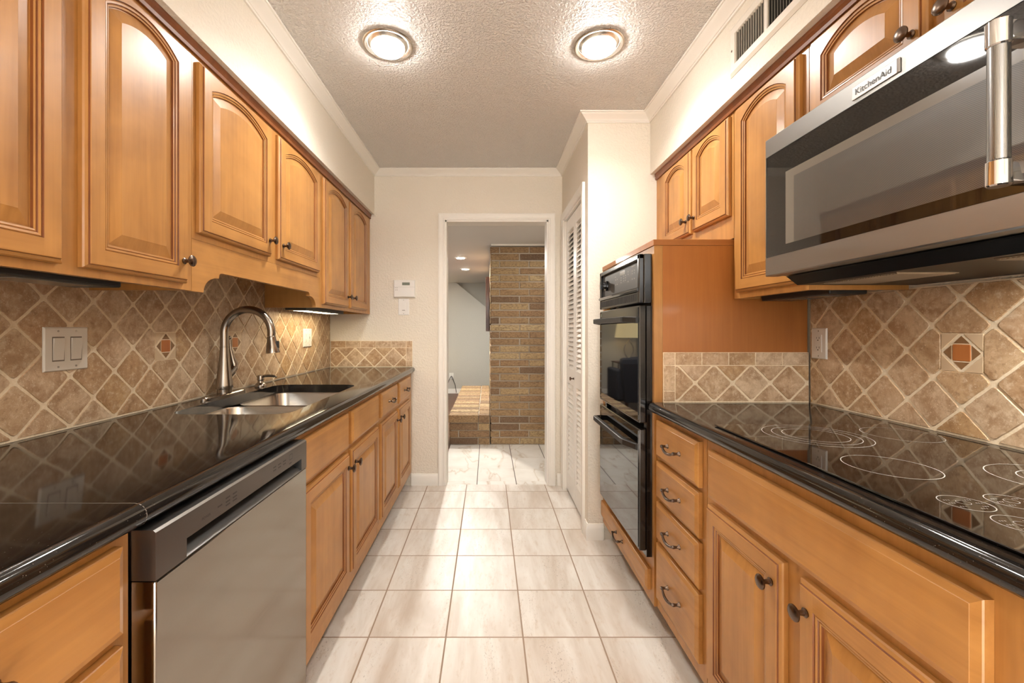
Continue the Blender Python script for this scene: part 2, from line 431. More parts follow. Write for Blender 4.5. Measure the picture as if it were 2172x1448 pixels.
base = [(0, .0), (.013, .0), (.013, .062), (.010, .070), (.009, .078), (.005, .084), (.004, .090), (0, .092)]
struct(sweep(MB(), [(-.598, YB), (-.388, YB)], base), 'baseboard_back', WHITE, smooth=35)
struct(sweep(MB(), [(.536, YB), (PX, YB)], base), 'baseboard_back_corner', WHITE, smooth=35)
struct(sweep(MB(), [(PX, 2.535), (PX, 2.47), (.665, 2.47)], base), 'baseboard_pantry', WHITE, smooth=35)
# doorway casing and jamb
def casing(mb, fn, u0, u1, v1, wd, side_gap=.004):
    """three-sided mitred casing around an opening; d profile steps"""
    prof = [(0, 0), (0, .010), (.004, .013), (.012, .013), (.016, .010), (.030, .013), (wd-.008, .018), (wd, .016), (wd, 0)]
    loops = []
    for o, d in prof:
        loops.append([fn(u0-o, 0, d), fn(u0-o, v1+o, d), fn(u1+o, v1+o, d), fn(u1+o, 0, d)])
    return mb.loft(loops, False)
struct(casing(MB(), FY(YB, -1), DX0, DX1, DZ, .052), 'trim_2', WHITE)
struct(MB().box(DX0-.001, DX0+.012, YB-.004, YB+.124, 0, DZ).box(DX1-.012, DX1+.001, YB-.004, YB+.124, 0, DZ).box(DX0, DX1, YB-.004, YB+.124, DZ-.012, DZ+.001), 'trim_3', WHITE)
struct(casing(MB(), FX(PX, -1), PY0, PY1, PZ, .055), 'trim_4', WHITE)
struct(MB().box(PX-.001, PX+.1, PY0-.001, PY0+.010, 0, PZ).box(PX-.001, PX+.1, PY1-.010, PY1+.001, 0, PZ).box(PX-.001, PX+.1, PY0, PY1, PZ-.010, PZ+.001), 'trim_5', WHITE)
# scribe mouldings under the soffits
scr = lambda x, s_, y0, y1: MB().loft([[(x, y, ZS-.036), (x+s_*.008, y, ZS-.036), (x+s_*.010, y, ZS-.026), (x+s_*.006, y, ZS-.022), (x+s_*.012, y, ZS-.012), (x+s_*.013, y, ZS-.001), (x, y, ZS-.001)] for y in (y0, y1)], True, True, True)
struct(scr(-.9195, 1, .02, 3.325), 'trim_6', GLAZE)
struct(scr(.9715, -1, .02, 2.465), 'trim_7', GLAZE)
struct(MB().box(.03, 2.4, 4.47, 4.498, 2.088, 2.106), 'trim_8', WHITE)

# louvred bifold pantry door
door = tag(thing('door_1', (PX+.03, (PY0+PY1)/2, .02), 'white louvred bifold pantry door in the side wall past the oven', 'door'), kind='structure')
def leaf(y0, y1):
    mb = MB(); x0, x1 = PX+.016, PX+.044; st = .042; z0, z1 = .022, PZ-.016
    mb.box(x0, x1, y0, y0+st, z0, z1).box(x0, x1, y1-st, y1, z0, z1)
    rails = [(z0, z0+.14), (.82, .93), (z1-.09, z1)]
    for a, b_ in rails: mb.box(x0, x1, y0+st, y1-st, a, b_)
    for (a, b_) in ((rails[0][1], rails[1][0]), (rails[1][1], rails[2][0])):
        n = int((b_-a)/.033)
        for i in range(n):
            z = a + (i+.5)*(b_-a)/n
            mb.add([(x0+.003, y0+st, z-.020), (x0+.003, y1-st, z-.020), (x1-.004, y1-st, z+.012), (x1-.004, y0+st, z+.012),
                    (x0+.003, y0+st, z-.015), (x0+.003, y1-st, z-.015), (x1-.004, y1-st, z+.017), (x1-.004, y0+st, z+.017)],
                   [(0,1,2,3),(4,7,6,5),(0,4,5,1),(1,5,6,2),(2,6,7,3),(3,7,4,0)])
    return mb.build('leaf', WHITE, door)
lf = leaf(2.925, PY1-.014); leaf(PY0+.014, 2.919)
KNOB = [(.0085, 0), (.0095, .003), (.006, .006), (.0048, .014), (.006, .018), (.013, .021), (.0165, .024), (.0165, .0265), (.0135, .029), (.006, .031)]
MB().lathe((PX+.016, 2.955, .872), (-1, 0, 0), [(r*.85, h) for r, h in KNOB], 16).build('knob', BRONZE, lf, smooth=40)
# ------------------------------------------------------------------ cabinet fronts
def knob(fn, u, v, d, parent):
    o = Vector(fn(u, v, d)); a = Vector(fn(u, v, d+1)) - o
    return tag(MB().lathe(o, a, KNOB, 20).build('knob', BRONZE, parent, smooth=40), 'dark bronze knob')
def pull(fn, u, v, d, parent, cc=.096, vert=False):
    P = lambda a, b_, c: fn(u+(0 if vert else a), v+(a if vert else 0)+b_, d+c)
    mb = MB(); h = cc/2
    for s_ in (-1, 1):
        o = Vector(P(s_*h, 0, 0)); a = Vector(P(s_*h, 0, 1)) - o
        mb.lathe(o, a, [(.0085, 0), (.0085, .002), (.006, .0045), (.0045, .010), (.005, .016), (.0062, .021), (.005, .026)], 12)
    pts, rr = [], []
    for i in range(15):
        t = i/14*2-1
        pts.append(P(t*(h+.004*(1-t*t)), -.012*(1-t*t), .020 + .006*(1-t*t))); rr.append(.0036+.0016*(1-t*t))
    mb.tube(pts, rr, 10)
    return tag(mb.build('pull', BRONZE, parent, smooth=50), 'dark bronze bail pull')
TH = .021
def panel_door(fn, u0, u1, v0, v1, parent, arch=0.0, name='door', st=.046):
    """raised-panel door; slots: 0 upright maple, 1 level maple, 2 glaze line"""
    mb = MB(); cx = (u0+u1)/2; NA = 16
    def rect(i, d): return [fn(u0+i, v0+i, d), fn(u1-i, v0+i, d), fn(u1-i, v1-i, d), fn(u0+i, v1-i, d)]
    # outer moulded edge
    outer = [(0, 0), (0, .010), (.0025, .0135), (.0075, .0165), (.0085, .0165), (.0095, TH-.001), (.011, TH)]
    for k in range(len(outer)-1):
        a, b_ = rect(*outer[k]), rect(*outer[k+1])
        m_ = 2 if k == 4 else None
        for e in range(4):
            e2 = (e+1) % 4
            mb.add([a[e], a[e2], b_[e2], b_[e]], [(0, 1, 2, 3)], m_ if m_ is not None else (1 if e in (0, 2) else 0))
    mb.add(rect(0, 0), [(0, 3, 2, 1)])
    iu0, iu1, iv0 = u0+st, u1-st, v0+st
    hw = (iu1-iu0)/2; vt = v1 - (.022 if arch else st)          # top of opening
    if arch:
        Rr = (hw*hw + arch*arch)/(2*arch); vc = vt - Rr
    def inner(t, d):
        h_ = hw-t; pts = [fn(cx-h_, iv0+t, d), fn(cx+h_, iv0+t, d)]
        if arch:
            r = Rr-t; a0 = math.asin(h_/r)
            for k in range(NA+1):
                a = a0 - 2*a0*k/NA; pts.append(fn(cx+r*math.sin(a), vc+r*math.cos(a), d))
        else: pts += [fn(cx+h_, vt-t, d), fn(cx-h_, vt-t, d)]
        return pts
    i0 = .011; d = TH
    # stiles and rails
    mb.add([fn(u0+i0, v0+i0, d), fn(iu0, v0+i0, d), fn(iu0, v1-i0, d), fn(u0+i0, v1-i0, d)], [(0, 1, 2, 3)], 0)
    mb.add([fn(iu1, v0+i0, d), fn(u1-i0, v0+i0, d), fn(u1-i0, v1-i0, d), fn(iu1, v1-i0, d)], [(0, 1, 2, 3)], 0)
    mb.add([fn(iu0, v0+i0, d), fn(iu1, v0+i0, d), fn(iu1, iv0, d), fn(iu0, iv0, d)], [(0, 1, 2, 3)], 1)
    top = inner(0, d)[2:]
    for k in range(len(top)-1):
        ua = iu1 - (iu1-iu0)*k/(len(top)-1); ub = iu1 - (iu1-iu0)*(k+1)/(len(top)-1)
        if arch:
            r = Rr; a0 = math.asin(hw/r); ua = cx+r*math.sin(a0-2*a0*k/NA); ub = cx+r*math.sin(a0-2*a0*(k+1)/NA)
        mb.add([top[k], fn(ua, v1-i0, d), fn(ub, v1-i0, d), top[k+1]], [(0, 1, 2, 3)], 1)
    # beads, recess, raised panel
    prof = [(0, TH, 0), (.0012, TH-.004, 2), (.004, TH-.0025, 0), (.0085, TH-.0035, 0), (.0097, TH-.0065, 2), (.012, TH-.005, 0), (.0155, TH-.006, 0),
            (.0165, TH-.011, 2), (.019, TH-.011, 0), (.046, TH-.002, 0), (.047, TH-.0015, 0)]
    n = len(inner(0, 0))
    for k in range(len(prof)-1):
        a, b_ = inner(prof[k][0], prof[k][1]), inner(prof[k+1][0], prof[k+1][1]); m_ = prof[k+1][2]
        for e in range(n):
            e2 = (e+1) % n
            side = e in (1, n-1)
            mm = 2 if m_ == 2 else (0 if (side or k > 6) else 1)
            mb.add([a[e], a[e2], b_[e2], b_[e]], [(0, 1, 2, 3)], mm)
    mb.add(inner(*prof[-1][:2]), [tuple(range(n))], 0)
    return mb.build(name, [WOOD, WOODH, GLAZE], parent)
def slab(fn, u0, u1, v0, v1, parent, name='drawer', ch=.013, th=.020):
    mb = MB()
    L = lambda i, d: [fn(u0+i, v0+i, d), fn(u1-i, v0+i, d), fn(u1-i, v1-i, d), fn(u0+i, v1-i, d)]
    mb.loft([L(0, 0), L(0, th-.007), L(.0015, th-.005), L(ch-.001, th-.0008), L(ch, th)], True, True, True)
    return mb.build(name, WOODH, parent)

def upper(name, label, sgn, y0, y1, z0, z1, doors, parent=None):
    """wall cabinet on the left (sgn=+1) or right (sgn=-1) wall: doors = (y0, y1, z0, z1, knob y side or None)"""
    xf = -.92 if sgn > 0 else .972; xb = -1.223 if sgn > 0 else 1.275
    t = thing(name, ((xf+xb)/2, (y0+y1)/2, z0), label, 'cabinet', 'maple wall cabinets')
    y0 += .0006; y1 -= .0006
    X = lambda a, b_: (min(a, b_), max(a, b_))
    mb = MB()
    fx = X(xf, xf-sgn*.02)
    mb.box(*fx, y0, y1, z0, z1, 0)
    bx = X(xf-sgn*.0202, xb)
    mb.box(*bx, y0, y0+.015, z0, z1, 0).box(*bx, y1-.015, y1, z0, z1, 0)
    mb.box(*bx, y0+.015, y1-.015, z0+.020, z0+.032, 1).box(*bx, y0+.015, y1-.015, z1-.012, z1, 1)
    mb.build('body', [WOOD, WOODX], t)
    fn = FX(xf+sgn*.0006, sgn)
    for (a, b_, c, d_, ks, kz) in doors:
        dr = panel_door(fn, a, b_, c, d_, t, arch=.045*min(1, (b_-a)/.35))
        if ks is not None: knob(fn, ks, kz, TH, dr)
    return t
ZU = 2.104
upper('wall_cabinet', 'tall two-door maple wall cabinet above the almond double switch plate', 1, .53, 1.327, 1.331, ZU,
      [(.575, .912, 1.350, 2.052, .600, 1.413), (.958, 1.290, 1.350, 2.052, 1.264, 1.413)])
# cabinet over the sink with the scalloped valance
t = thing('wall_cabinet', (-1.07, 1.83, 1.333), 'short two-door maple wall cabinet with scalloped valance above the sink', 'cabinet', 'maple wall cabinets')
mb = MB().box(-.94, -.92, 1.3276, 2.3394, 1.494, ZU)
mb.box(-1.223, -.9402, 1.3276, 1.3426, 1.494, ZU).box(-1.223, -.9402, 2.3244, 2.3394, 1.494, ZU).box(-1.223, -.9402, 1.3426, 2.3244, 1.512, 1.524).box(-1.223, -.9402, 1.3426, 2.3244, ZU-.012, ZU)
mb.build('body', [WOOD], t)
half = [(1.3276, 1.4932), (1.3276, 1.330), (1.383, 1.330)]
for k in range(1, 9):
    a = k/8*PI/2; half.append((1.383+.074*(1-math.cos(a)), 1.330+.054*math.sin(a)))
half += [(1.4635, 1.384), (1.4625, 1.389), (1.4645, 1.396), (1.4695, 1.401), (1.476, 1.4033), (1.486, 1.404)]
cy = (1.3276+2.3394)/2
poly = half + [(2*cy-y, z) for y, z in reversed(half)]
MB().prism(poly, FX(-.92, -1), 0, .019).build('valance', WOODH, t)
fn = FX(-.9194, 1)
for (a, b_, ks) in ((1.346, 1.787, 1.762), (1.850, 2.297, 1.876)):
    dr = panel_door(fn, a, b_, 1.515, 2.052, t, arch=.045); knob(fn, ks, 1.577, TH, dr)
upper('wall_cabinet', 'two-door maple wall cabinet with the lit lamp strip beneath, by the thermostat wall', 1, 2.340, 3.328, 1.331, ZU,
      [(2.363, 2.769, 1.352, 2.052, 2.744, 1.419), (2.818, 3.205, 1.352, 2.052, 2.843, 1.419)])
upper('wall_cabinet', 'small two-door maple wall cabinet above the black double oven', -1, 1.692, 2.468, 1.5725, ZU,
      [(2.030, 2.344, 1.665, 2.060, 2.056, 1.727), (1.708, 2.003, 1.665, 2.060, 1.977, 1.727)])
upper('wall_cabinet', 'tall single-door maple wall cabinet between oven and microwave', -1, 1.296, 1.690, 1.331, ZU,
      [(1.320, 1.656, 1.354, 2.060, None, 0)])
upper('wall_cabinet', 'wide maple wall cabinet directly above the stainless microwave', -1, .530, 1.294, 1.782, ZU,
      [(.934, 1.271, 1.818, 2.060, .960, 1.872), (.565, .902, 1.818, 2.060, .876, 1.872)])

def lower(name, label, sgn, y0, y1, fronts, deep=True):
    xf = -.598 if sgn > 0 else .675; xb = -1.223 if sgn > 0 else 1.275; zt = .8785
    t = thing(name, ((xf+xb)/2, (y0+y1)/2, 0), label, 'cabinet', 'maple base cabinets')
    y0 += .0006; y1 -= .0006
    X = lambda a, b_: (min(a, b_), max(a, b_))
    mb = MB().box(*X(xf, xf-sgn*.02), y0, y1, .105, zt, 0)
    bx = X(xf-sgn*.0202, xb)
    mb.box(*bx, y0, y0+.015, .105, zt, 0).box(*bx, y1-.015, y1, .105, zt, 0).box(*bx, y0+.015, y1-.015, .105, .12, 0)
    mb.build('body', [WOOD], t)
    MB().box(*X(xf-sgn*.075, xf-sgn*.09), y0, y1, 0, .1045).build('toe_kick', TOE, t)
    fn = FX(xf+sgn*.0006, sgn)
    for f in fronts:
        k, a, b_, c, d_ = f[:5]
        if k == 'drawer':
            o = slab(fn, a, b_, c, d_, t); pull(fn, (a+b_)/2, (c+d_)/2, .020, o)
        elif k == 'blank': slab(fn, a, b_, c, d_, t, 'false_front')
        else:
            o = panel_door(fn, a, b_, c, d_, t, 0); knob(fn, f[5], d_-.058, TH, o)
    return t
lower('base_cabinet', 'maple drawer base cabinet on the camera side of the dishwasher', 1, -.30, .711,
      [('drawer', .215, .684, .724, .864), ('drawer', .215, .684, .45, .705), ('drawer', .215, .684, .165, .431)])
lower('base_cabinet', 'maple sink base cabinet with two blank drawer fronts above two doors', 1, 1.312, 2.302,
      [('blank', 1.345, 1.786, .717, .862), ('blank', 1.8275, 2.274, .722, .862), ('door', 1.345, 1.790, .175, .697, 1.764), ('door', 1.8275, 2.272, .175, .697, 1.854)])
lower('base_cabinet', 'maple base cabinet with two small drawers against the thermostat wall', 1, 2.304, 3.326,
      [('drawer', 2.333, 2.739, .727, .862), ('drawer', 2.796, 3.19, .727, .862), ('door', 2.333, 2.739, .175, .695, 2.713), ('door', 2.796, 3.19, .175, .695, 2.822)])
lower('base_cabinet', 'narrow maple base cabinet with a stack of four drawers beside the oven', -1, 1.318, 1.707,
      [('drawer', 1.344, 1.679, .713, .857), ('drawer', 1.344, 1.679, .5535, .697), ('drawer', 1.344, 1.679, .394, .538), ('drawer', 1.344, 1.679, .160, .377)])
lower('base_cabinet', 'wide maple base cabinet with blank front and two doors under the glass cooktop', -1, .532, 1.316,
      [('blank', .570, 1.283, .708, .850), ('door', .961, 1.291, .16, .686, .989), ('door', .575, .908, .16, .686, .880)])
lower('base_cabinet', 'maple base cabinet past the glass cooktop, only its front stile showing', -1, -.30, .530,
      [('door', .06, .47, .16, .686, .09)])

# ------------------------------------------------------------------ worktops
def rrect(x0, x1, y0, y1, r, n=6):
    pts = []
    for (cx, cy, a0) in ((x1-r, y1-r, 0), (x0+r, y1-r, PI/2), (x0+r, y0+r, PI), (x1-r, y0+r, 3*PI/2)):
        for k in range(n+1):
            a = a0 + k/n*PI/2; pts.append((cx+r*math.cos(a), cy+r*math.sin(a)))
    return pts
ZT, TT = .920, .040
def worktop(name, label, xe, sgn, xw, y0, y1, hole=None):
    """slab with bullnose front at xe (the outermost line), sgn = direction towards the aisle"""
    r = TT/2; xn = xe - sgn*r
    mb = MB()
    bm = bmesh.new()
    outer = [bm.verts.new((x, y, ZT)) for x, y in ((xw, y0), (xn, y0), (xn, y1), (xw, y1))]
    edges = [bm.edges.new((outer[i], outer[(i+1) % 4])) for i in range(4)]
    if hole:
        hv = [bm.verts.new((x, y, ZT)) for x, y in hole]
        edges += [bm.edges.new((hv[i], hv[(i+1) % len(hv)])) for i in range(len(hv))]
    bmesh.ops.triangle_fill(bm, use_beauty=True, use_dissolve=False, edges=edges)
    bm.verts.index_update()
    for z in (ZT, ZT-TT): mb.add([(v.co.x, v.co.y, z) for v in bm.verts], [[v.index for v in f.verts] for f in bm.faces])
    bm.free()
    if hole: mb.loft([[(x, y, ZT) for x, y in hole], [(x, y, ZT-TT) for x, y in hole]])
    arc = [(xn+sgn*r*math.sin(a), ZT-r+r*math.cos(a)) for a in [k/10*PI for k in range(11)]]
    mb.loft([[(x, y, z) for x, z in arc] for y in (y0, y1)], False)
    prof = arc + [(xw, ZT-TT), (xw, ZT)]
    for y in (y0, y1): mb.add([(x, y, z) for x, z in prof], [tuple(range(len(prof)))])
    o = mb.build(name, GRANITE, weld=True, smooth=35)
    return tag(o, label, 'worktop')
hole = rrect(-1.108, -.690, 1.467, 2.262, .065)
wt = worktop('worktop', 'black granite worktop with bullnose edge holding the stainless sink', -.570, 1, -1.2235, -.30, 3.328, hole)
arc = [(-1.222, ZT+.0002), (-.590, ZT+.0002)] + [(-.590+.0202*math.sin(k/8*PI), ZT-.02+.0202*math.cos(k/8*PI)) for k in range(1, 9)]
MB().loft([[(x, y, z) for x, z in arc] for y in (.7142, .7158)], False).build('seam', SEAM, wt)
worktop('worktop', 'black granite worktop with bullnose edge around the glass cooktop', .640, -1, 1.2755, -.30, 1.7075)

# sink
t = thing('sink', (-.9, 1.86, .70), 'double-bowl stainless undermount sink set in the black worktop', 'sink')
def bowl(y0, y1, name):
    mb = MB(); x0, x1 = -1.113, -.685
    z = [.8785, .872, .74, .715, .702]
    ins = [0, .002, .012, .022, .05]
    mb.loft([[(x, y, zz) for x, y in rrect(x0+i, x1-i, y0+i, y1-i, .06, 7)] for zz, i in zip(z, ins)], True, False, True)
    o = mb.build(name, SINKM, t, smooth=50)
    MB().lathe(((x0+x1)/2-.02, (y0+y1)/2, .7025), (0, 0, 1), [(.045, 0), (.045, .002), (.036, .0025), (.03, .0005), (.012, .0005)], 20).build('drain', NICKEL, o, smooth=40)
bowl(1.462, 1.850, 'bowl'); bowl(1.874, 2.266, 'bowl')
mb = MB(); mb.loft([[(x, y, .8787) for x, y in rrect(-1.125, -.676, 1.452, 2.276, .07, 7)], [(x, y, .8787) for x, y in rrect(-1.112, -.686, 1.463, 2.265, .062, 7)]])
mb.box(-1.10, -.698, 1.848, 1.876, .868, .873)
mb.build('rim', SINKM, t)
# faucet
fx, fy = -1.165, 1.89
t = thing('faucet', (fx, fy, ZT), 'brushed nickel gooseneck kitchen faucet with pull-down spray head', 'faucet')
mb = MB(); el = lambda sx, sy, z: [(fx+sx*math.copysign(abs(math.cos(a))**.9, math.cos(a)), fy+sy*math.copysign(abs(math.sin(a))**.75, math.sin(a)), z) for a in [k/32*2*PI for k in range(32)]]
mb.loft([el(.029, .150, ZT+.0003), el(.029, .150, ZT+.008), el(.025, .146, ZT+.012)], True, True, True).build('base_plate', NICKEL, t, smooth=40)
MB().lathe((fx, fy, ZT+.0122), (0, 0, 1), [(.029, 0), (.029, .016), (.0335, .018), (.0345, .024), (.034, .036), (.029, .075), (.0235, .120), (.0195, .165), (.0178, .196), (.0178, .1995), (.0168, .200), (.0168, .203), (.0178, .2035), (.0178, .206)], 28).build('body', NICKEL, t, smooth=30)
pts = [(fx, fy, ZT+.219), (fx, fy, 1.16)]
for k in range(0, 25):
    a = PI - k/24*(PI+math.radians(8)); pts.append((fx+.104+.104*math.cos(a), fy, 1.195+.104*math.sin(a)))
MB().tube(pts, .0168, 18).build('spout', NICKEL, t, smooth=60)
p1 = Vector(pts[-1]); dirv = Vector((.10, 0, -1)).normalized()
sh = MB().lathe(p1, dirv, [(.0172, 0), (.0185, .004), (.0185, .010), (.0195, .018), (.024, .045), (.0285, .068), (.0285, .074), (.022, .0745), (.022, .071)], 24).build('spray_head', NICKEL, t, smooth=35)
b0 = p1 + dirv*.036 + Vector((.021, .004, .002))
MB().sbox(b0.x-.004, b0.x+.006, b0.y-.010, b0.y+.010, b0.z-.022, b0.z+.014, .003).build('button', BLACKM, sh)
hd = MB().tube([(fx+.006, fy+.012, ZT+.088), (fx+.008, fy+.040, ZT+.105), (fx+.009, fy+.056, ZT+.118)], [.020, .019, .017], 16)
hd.tube([(fx+.009, fy+.056, ZT+.118), (fx+.009, fy+.060, ZT+.135), (fx+.004, fy+.052, ZT+.165), (fx, fy+.044, ZT+.205), (fx-.002, fy+.041, ZT+.246)], [.0175, .0165, .011, .0065, .005], 14)
hd.lathe((fx-.002, fy+.041, ZT+.244), (0, 0, 1), [(.003, 0), (.007, .004), (.0085, .0095), (.007, .015), (.002, .0185)], 14)
hd.build('lever', NICKEL, t, smooth=50)
t = thing('soap_dispenser', (-1.165, 2.19, ZT), 'small nickel soap dispenser pump on the worktop behind the sink', 'soap dispenser')
MB().lathe((-1.165, 2.19, ZT+.0003), (0, 0, 1), [(.027, 0), (.0275, .006), (.024, .012), (.016, .018), (.0135, .026), (.0135, .030)], 24).build('base', NICKEL, t, smooth=35)
pm = MB().lathe((-1.165, 2.19, ZT+.0305), (0, 0, 1), [(.012, 0), (.0165, .002), (.0165, .022), (.015, .026), (.010, .028)], 24)
pm.tube([(-1.152, 2.19, ZT+.052), (-1.125, 2.19, ZT+.055), (-1.095, 2.19, ZT+.053), (-1.083, 2.19, ZT+.048)], [.0075, .0065, .0055, .004], 12)
pm.build('pump_head', NICKEL, t, smooth=40)

# ------------------------------------------------------------------ dishwasher
t = thing('dishwasher', (-.88, 1.0105, 0), 'stainless dishwasher with recessed handle under the black worktop', 'dishwasher')
DXF, DY0, DY1 = -.555, .714, 1.307
MB().box(-1.20, -.602, DY0+.004, DY1-.004, .10, .872).build('tub', BLACKM, t)
MB().box(-.675, -.66, DY0+.002, DY1-.002, .0, .099).build('toe_panel', BLACKM, t)
mb = MB().sbox(-.600, DXF, DY0, DY1, .112, .789, .003)
mb.build('door_panel', STEELD, t)
# control strip with pocket handle
mb = MB(); z0, z1 = .7905, .875; py0, py1, pz0, pz1 = .788, 1.272, .7925, .826
fr = [(DXF, DY0, z0), (DXF, DY1, z0), (DXF, DY1, z1-.004), (DXF, DY0, z1-.004)]
ho = [(DXF, py0, pz0), (DXF, py1, pz0), (DXF, py1, pz1), (DXF, py0, pz1)]
mb.loft([fr, ho])                                    # front ring
back = [(-.592, py0+.002, .812), (-.592, py1-.002, .812), (-.592, py1-.002, pz1-.003), (-.592, py0+.002, pz1-.003)]
mb.add(ho+back, [(0, 1, 5, 4)], 1); mb.add(ho+back, [(1, 2, 6, 5), (2, 3, 7, 6), (3, 0, 4, 7), (4, 5, 6, 7)], 2)
mb.add([(DXF, DY0, z1-.004), (DXF, DY1, z1-.004), (DXF-.004, DY1, z1), (DXF-.004, DY0, z1)], [(0, 1, 2, 3)], 1)
mb.add([(DXF-.004, DY0, z1), (DXF-.004, DY1, z1), (-.600, DY1, z1), (-.600, DY0, z1)], [(0, 1, 2, 3)], 1)
for y in (DY0, DY1): mb.add([(DXF, y, z0), (DXF, y, z1-.004), (DXF-.004, y, z1), (-.6, y, z1), (-.6, y, z0)], [(0, 1, 2, 3, 4)])
mb.add([(DXF, DY0, z0), (DXF, DY1, z0), (-.6, DY1, z0), (-.6, DY0, z0)], [(0, 1, 2, 3)])
cs = mb.build('control_strip', [STEELC, STEEL, BLACKM], t)
fn = FX(DXF, 1)
text_part('lettering', 'POWER', .0075, fn, .842, .842, .0004, PRINTD, cs, False)
mb = MB()
def mark(y, z, w_, h_): mb.add([fn(y-w_/2, z-h_/2, .0004), fn(y+w_/2, z-h_/2, .0004), fn(y+w_/2, z+h_/2, .0004), fn(y-w_/2, z+h_/2, .0004)], [(0, 1, 2, 3)])
for y, rows in ((.885, (.846,)), (.912, (.853, .845, .838)), (.937, (.853, .845, .838)), (1.112, (.853, .845)), (1.138, (.853, .845)), (1.165, (.853, .845)), (1.20, (.836,))):
    mb = MB()
    for z in rows:
        for q in range(4): mark(y-.006+q*.004, z, .0026, .0034)
    mb.build('button_print', PRINTD, cs)
mb = MB()
for a in (-1, 1): mark(1.203+a*.009, .853, .0012, .014); mark(1.203, .853+a*.007, .018, .0012)
mb.build('button_print', PRINTD, cs)

# ------------------------------------------------------------------ tall oven cabinet and oven
OX = .663; OY0, OY1, OZ = 1.709, 2.468, 1.570
t = thing('oven_cabinet', (.97, 2.09, 0), 'tall brown oven cabinet with flat overhanging top and plain side panel', 'cabinet')
MB().box(OX+.0345, 1.2755, OY0, OY0+.018, .105, OZ-.024).build('side_panel', VEN, t)
mb = MB().box(OX, OX+.034, OY0, OY0+.030, .105, OZ-.024).box(OX, OX+.034, OY1-.030, OY1, .105, OZ-.024)
mb.box(OX, OX+.034, OY0+.03, OY1-.03, OZ-.052, OZ-.024, 1).box(OX, OX+.034, OY0+.03, OY1-.03, .105, .300, 1)
mb.build('face_frame', [WOOD, WOODH], t)
MB().sbox(OX-.004, 1.2755, OY0-.004, OY1, OZ-.0235, OZ, .0015).build('top_slab', wood('brown_veneer_top', S(178, 118, 62), S(150, 92, 44), 'x', .4, .1, .5), t)
MB().box(OX+.075, OX+.09, OY0, OY1, 0, .1045).build('toe_kick', TOE, t)
fn = FX(OX-.0006, -1)
dr = slab(fn, 1.742, 2.448, .152, .236, t); pull(fn, 2.095, .196, .020, dr)
# oven
t = thing('double_oven', (.66, 2.03, .30), 'black built-in double wall oven with glass doors and bar handles', 'oven')
EY0, EY1, EX = 1.728, 2.335, .609
MB().box(OX+.0345, 1.2, EY0+.015, EY1-.01, .305, 1.51).build('cavity_box', BLACKM, t)
mb = MB().box(.640, OX-.0008, EY0, EY0+.028, .292, 1.306).box(.640, OX-.0008, EY1-.028, EY1, .292, 1.306).box(.640, OX-.0008, EY0+.028, EY1-.028, .292, .312)
mb.build('trim_flange', BLACK, t)
# control panel
mb = MB(); zz0, zz1 = 1.318, 1.517
mb.sbox(.630, OX-.0008, EY0, EY1, zz0, zz1, .003)
mb.sbox(EX, .630, EY0, EY0+.022, zz0, zz1, .004).sbox(EX, .630, EY1-.022, EY1, zz0, zz1, .004).sbox(EX, .630, EY0, EY1, zz1-.022, zz1, .004)
mb.loft([[(EX-.004, y, 1.380), (EX-.008, y, 1.372), (EX-.002, y, 1.366), (.630, y, 1.366), (.630, y, 1.386)] for y in (EY0+.004, EY1-.004)], True, True, True)
mb.sbox(EX+.002, .630, EY0+.002, EY1-.002, zz0, 1.366, .003)
cp = mb.build('control_housing', BLACK, t)
pn = MB().loft([[(.6215, y, 1.386), (.6225, y, 1.494), (.629, y, 1.494), (.629, y, 1.386)] for y in (EY0+.023, EY1-.023)], True, True, True).build('control_panel', PANELG, t)
cfn = lambda u, v, d: (.6215+.001*(v-1.386)/.108-d, u, v)
mb = MB()
def mk(u, v, w_, h_): mb.add([cfn(u-w_/2, v-h_/2, .0006), cfn(u+w_/2, v-h_/2, .0006), cfn(u+w_/2, v+h_/2, .0006), cfn(u-w_/2, v+h_/2, .0006)], [(0, 1, 2, 3)])
for u0_, v0_, nx, ny in ((2.085, 1.452, 2, 1), (2.085, 1.428, 2, 1), (2.00, 1.430, 1, 3), (1.963, 1.434, 2, 3), (1.90, 1.456, 1, 2), (1.90, 1.424, 1, 1), (1.845, 1.452, 2, 2), (1.845, 1.428, 2, 1)):
    mb = MB()
    for i in range(nx):
        for j in range(ny): mk(u0_-i*.026, v0_+j*.011, .012, .0055)
    mb.build('button_print', PRINT, pn)
for q in ((1.83, 1.482, .05, .004), (2.09, 1.466, .02, .003)): mb = MB(); mk(*q); mb.build('button_print', PRINT, pn)
MB().add([cfn(1.945, 1.462, .0006), cfn(2.02, 1.462, .0006), cfn(2.02, 1.482, .0006), cfn(1.945, 1.482, .0006)], [(0, 1, 2, 3)]).build('clock_display', simple('amber_display', S(84, 72, 44), .2), pn)
kb = MB().lathe((.620, 2.235, 1.438), (-1, 0, .05), [(.026, 0), (.025, .006), (.019, .008), (.017, .022), (.014, .023)], 20)
kb.sbox(.584, .601, 2.229, 2.241, 1.418, 1.458, .002)
kb.build('oven_dial', BLACK, pn, smooth=40)
vm = MB()
for i in range(46): vm.box(EX+.0012, EX+.0022, EY0+.03+i*.0122, EY0+.036+i*.0122, 1.328, 1.358)
vm.build('vent_slots', DARKSLOT, cp)
